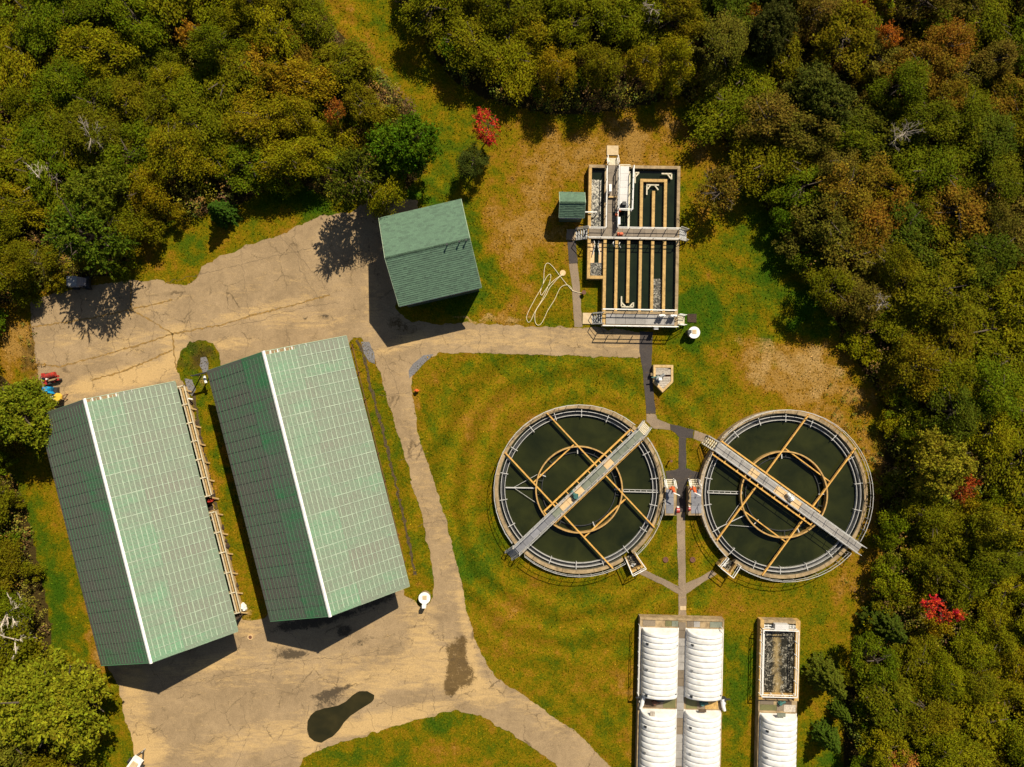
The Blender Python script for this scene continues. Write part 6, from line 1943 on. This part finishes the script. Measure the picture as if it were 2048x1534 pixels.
for x, y in SPTS:
    scrub = x > 1380 and y < 620
    ck = rr.choice(['rusty', 'brownish', 'olive', 'green', 'yellowish'] if scrub else ['olive', 'green', 'yellowish', 'olive'])
    lx, ly, ln = min(LM, key=lambda m: math.hypot(m[0] - x, m[1] - y))
    dx, dy = x - lx, y - ly
    dd = ('above' if dy < -abs(dx) * .45 else 'below' if dy > abs(dx) * .45 else '') + (' left' if dx < -abs(dy) * .45 else ' right' if dx > abs(dy) * .45 else '')
    dd = dd.strip(); dd = {'left': 'left of', 'right': 'right of', 'above': 'above', 'below': 'below'}.get(dd, dd + ' of')
    SL.setdefault((ck, dd, ln), []).append((math.hypot(dx, dy), x, y))
for (ck, dd, ln), lst in SL.items():
    lst.sort()
    for q, (ds, x, y) in enumerate(lst):
        lb = 'low %s shrub %s %s' % (ck, dd, ln) if len(lst) == 1 else '%s low %s shrub %s %s' % (ORD[min(q, 7)], ck, dd, ln)
        p = W(x, y, .8)
        o = bpy.data.objects.new('shrub', rr.choice(SHR)); C.objects.link(o)
        sc_ = rr.uniform(.75, 1.5)
        o.location = (p.x, p.y, 0); o.rotation_euler = (0, 0, rr.uniform(0, 6.28)); o.scale = (sc_ * rr.uniform(.85, 1.2), sc_, rr.uniform(.8, 1.7))
        c_ = [a_ * rr.uniform(.85, 1.2) for a_ in COL[ck]]
        o.color = (*c_, 1)
        setp(o, lb, 'shrub', 'low shrubs in the woods')

# ---------------------------------------------------------------- undergrowth, weeds, lawn tufts (nobody could count them)
def undergrowth():
    rs = np.random.RandomState(9)
    N = 9500
    x = rs.uniform(-120, 2170, N * 3); y = rs.uniform(-120, 1650, N * 3)
    k = wood_mask(x, y)
    # fringe of weeds spilling over the lawn on the right
    fr = blobs(x, y, [(1772, 900, 36, 330, 1.1), (1700, 860, 50, 110, 1, -25), (1750, 780, 30, 50, 1), (1740, 1170, 50, 60, .7), (1770, 1000, 25, 150, .8), (1690, 1400, 40, 60, .6), (60, 700, 30, 80, .7), (395, 700, 26, 24, .5)]) > rs.uniform(0.1, 1, x.size) * 1.2
    k |= fr
    x, y = x[k][:N + 1200], y[k][:N + 1200]
    w = wood_mask(x, y)
    n = len(x)
    hgt = np.where(w, rs.uniform(1.0, 3.8, n), rs.uniform(.25, .7, n))
    r = np.where(w, rs.uniform(.4, 1.0, n), rs.uniform(.2, .45, n))
    nz = fbm(x / 120, y / 120, 5, 3)
    pal = np.array([[.13, .125, .006], [.18, .155, .006], [.08, .105, .006], [.20, .11, .02], [.12, .065, .025], [.17, .15, .015]])
    ci = np.clip((nz + rs.uniform(-.25, .25, n) - .2) / .6 * 6, 0, 5).astype(int)
    russet = (x > 1380) & (y < 620) & (rs.uniform(0, 1, n) < .5)
    ci[russet] = rs.choice([3, 4, 1], russet.sum())
    cc = pal[ci] * rs.uniform(.8, 1.25, (n, 1))
    L = np.where(w, 46, 16)
    idx = np.repeat(np.arange(n), L)
    m = len(idx)
    e = rs.normal(size=(m, 3)); e[:, 2] = np.abs(e[:, 2])
    e /= np.linalg.norm(e, axis=1, keepdims=True)
    px = (x[idx] - 1024) / K; py = -(y[idx] - 767) / K
    f = rs.uniform(.5, 1, m)
    P = np.stack([px + e[:, 0] * r[idx] * f, py + e[:, 1] * r[idx] * f, .1 + e[:, 2] * hgt[idx] * f], 1)
    Nn = e * .5 + rs.normal(size=(m, 3)) * .4 + np.array([0, 0, .5]); Nn /= np.linalg.norm(Nn, axis=1, keepdims=True)
    size = np.where(w[idx], .19, .15) * rs.uniform(.6, 1.4, m)
    me = leaves_mesh('undergrowth', P, Nn, size, None, M_vleaf, cc[idx])
    o = bpy.data.objects.new('undergrowth', me); C.objects.link(o); o['kind'] = 'stuff'
undergrowth()

def lawn():
    rs = np.random.RandomState(19)
    N = 170000
    x = rs.uniform(-60, 2110, N); y = rs.uniform(-60, 1600, N)
    k = ~wood_mask(x, y) & (~inpoly(x, y, YARD) | inpoly(x, y, HOLES[0]) | inpoly(x, y, HOLES[1]))
    for cx, cy in ((1157, 979), (1567, 989)):
        k &= np.hypot(x - cx, y - cy) > 172
    for x0, x1, y0, y1 in ((1172, 1362, 328, 655), (1272, 1450, 1232, 1700), (1508, 1602, 1238, 1700), (1115, 1170, 385, 440), (1327, 1356, 955, 1032), (1375, 1406, 955, 1032), (1305, 1348, 728, 788), (1212, 1238, 290, 330), (1166, 1190, 620, 646)):
        k &= ~((x > x0) & (x < x1) & (y > y0) & (y < y1))
    for p in ASP + PTH: k &= ~inpoly(x, y, p)
    x, y = x[k], y[k]; n = len(x)
    P = np.stack([(x - 1024) / K, -(y - 767) / K, rs.uniform(.01, .07, n)], 1)
    Nn = rs.normal(size=(n, 3)) * .55 + np.array([0, 0, .7]); Nn /= np.linalg.norm(Nn, axis=1, keepdims=True)
    me = leaves_mesh('grass', P, Nn, rs.uniform(.09, .24, n), None, M_blade)
    for an, fn in GA.items():
        v = fn(x, y)
        at = me.attributes.new(an, 'FLOAT', 'POINT'); at.data.foreach_set('value', np.repeat(v, 4).astype(np.float32))
    o = bpy.data.objects.new('grass', me); C.objects.link(o); o['kind'] = 'stuff'
lawn()
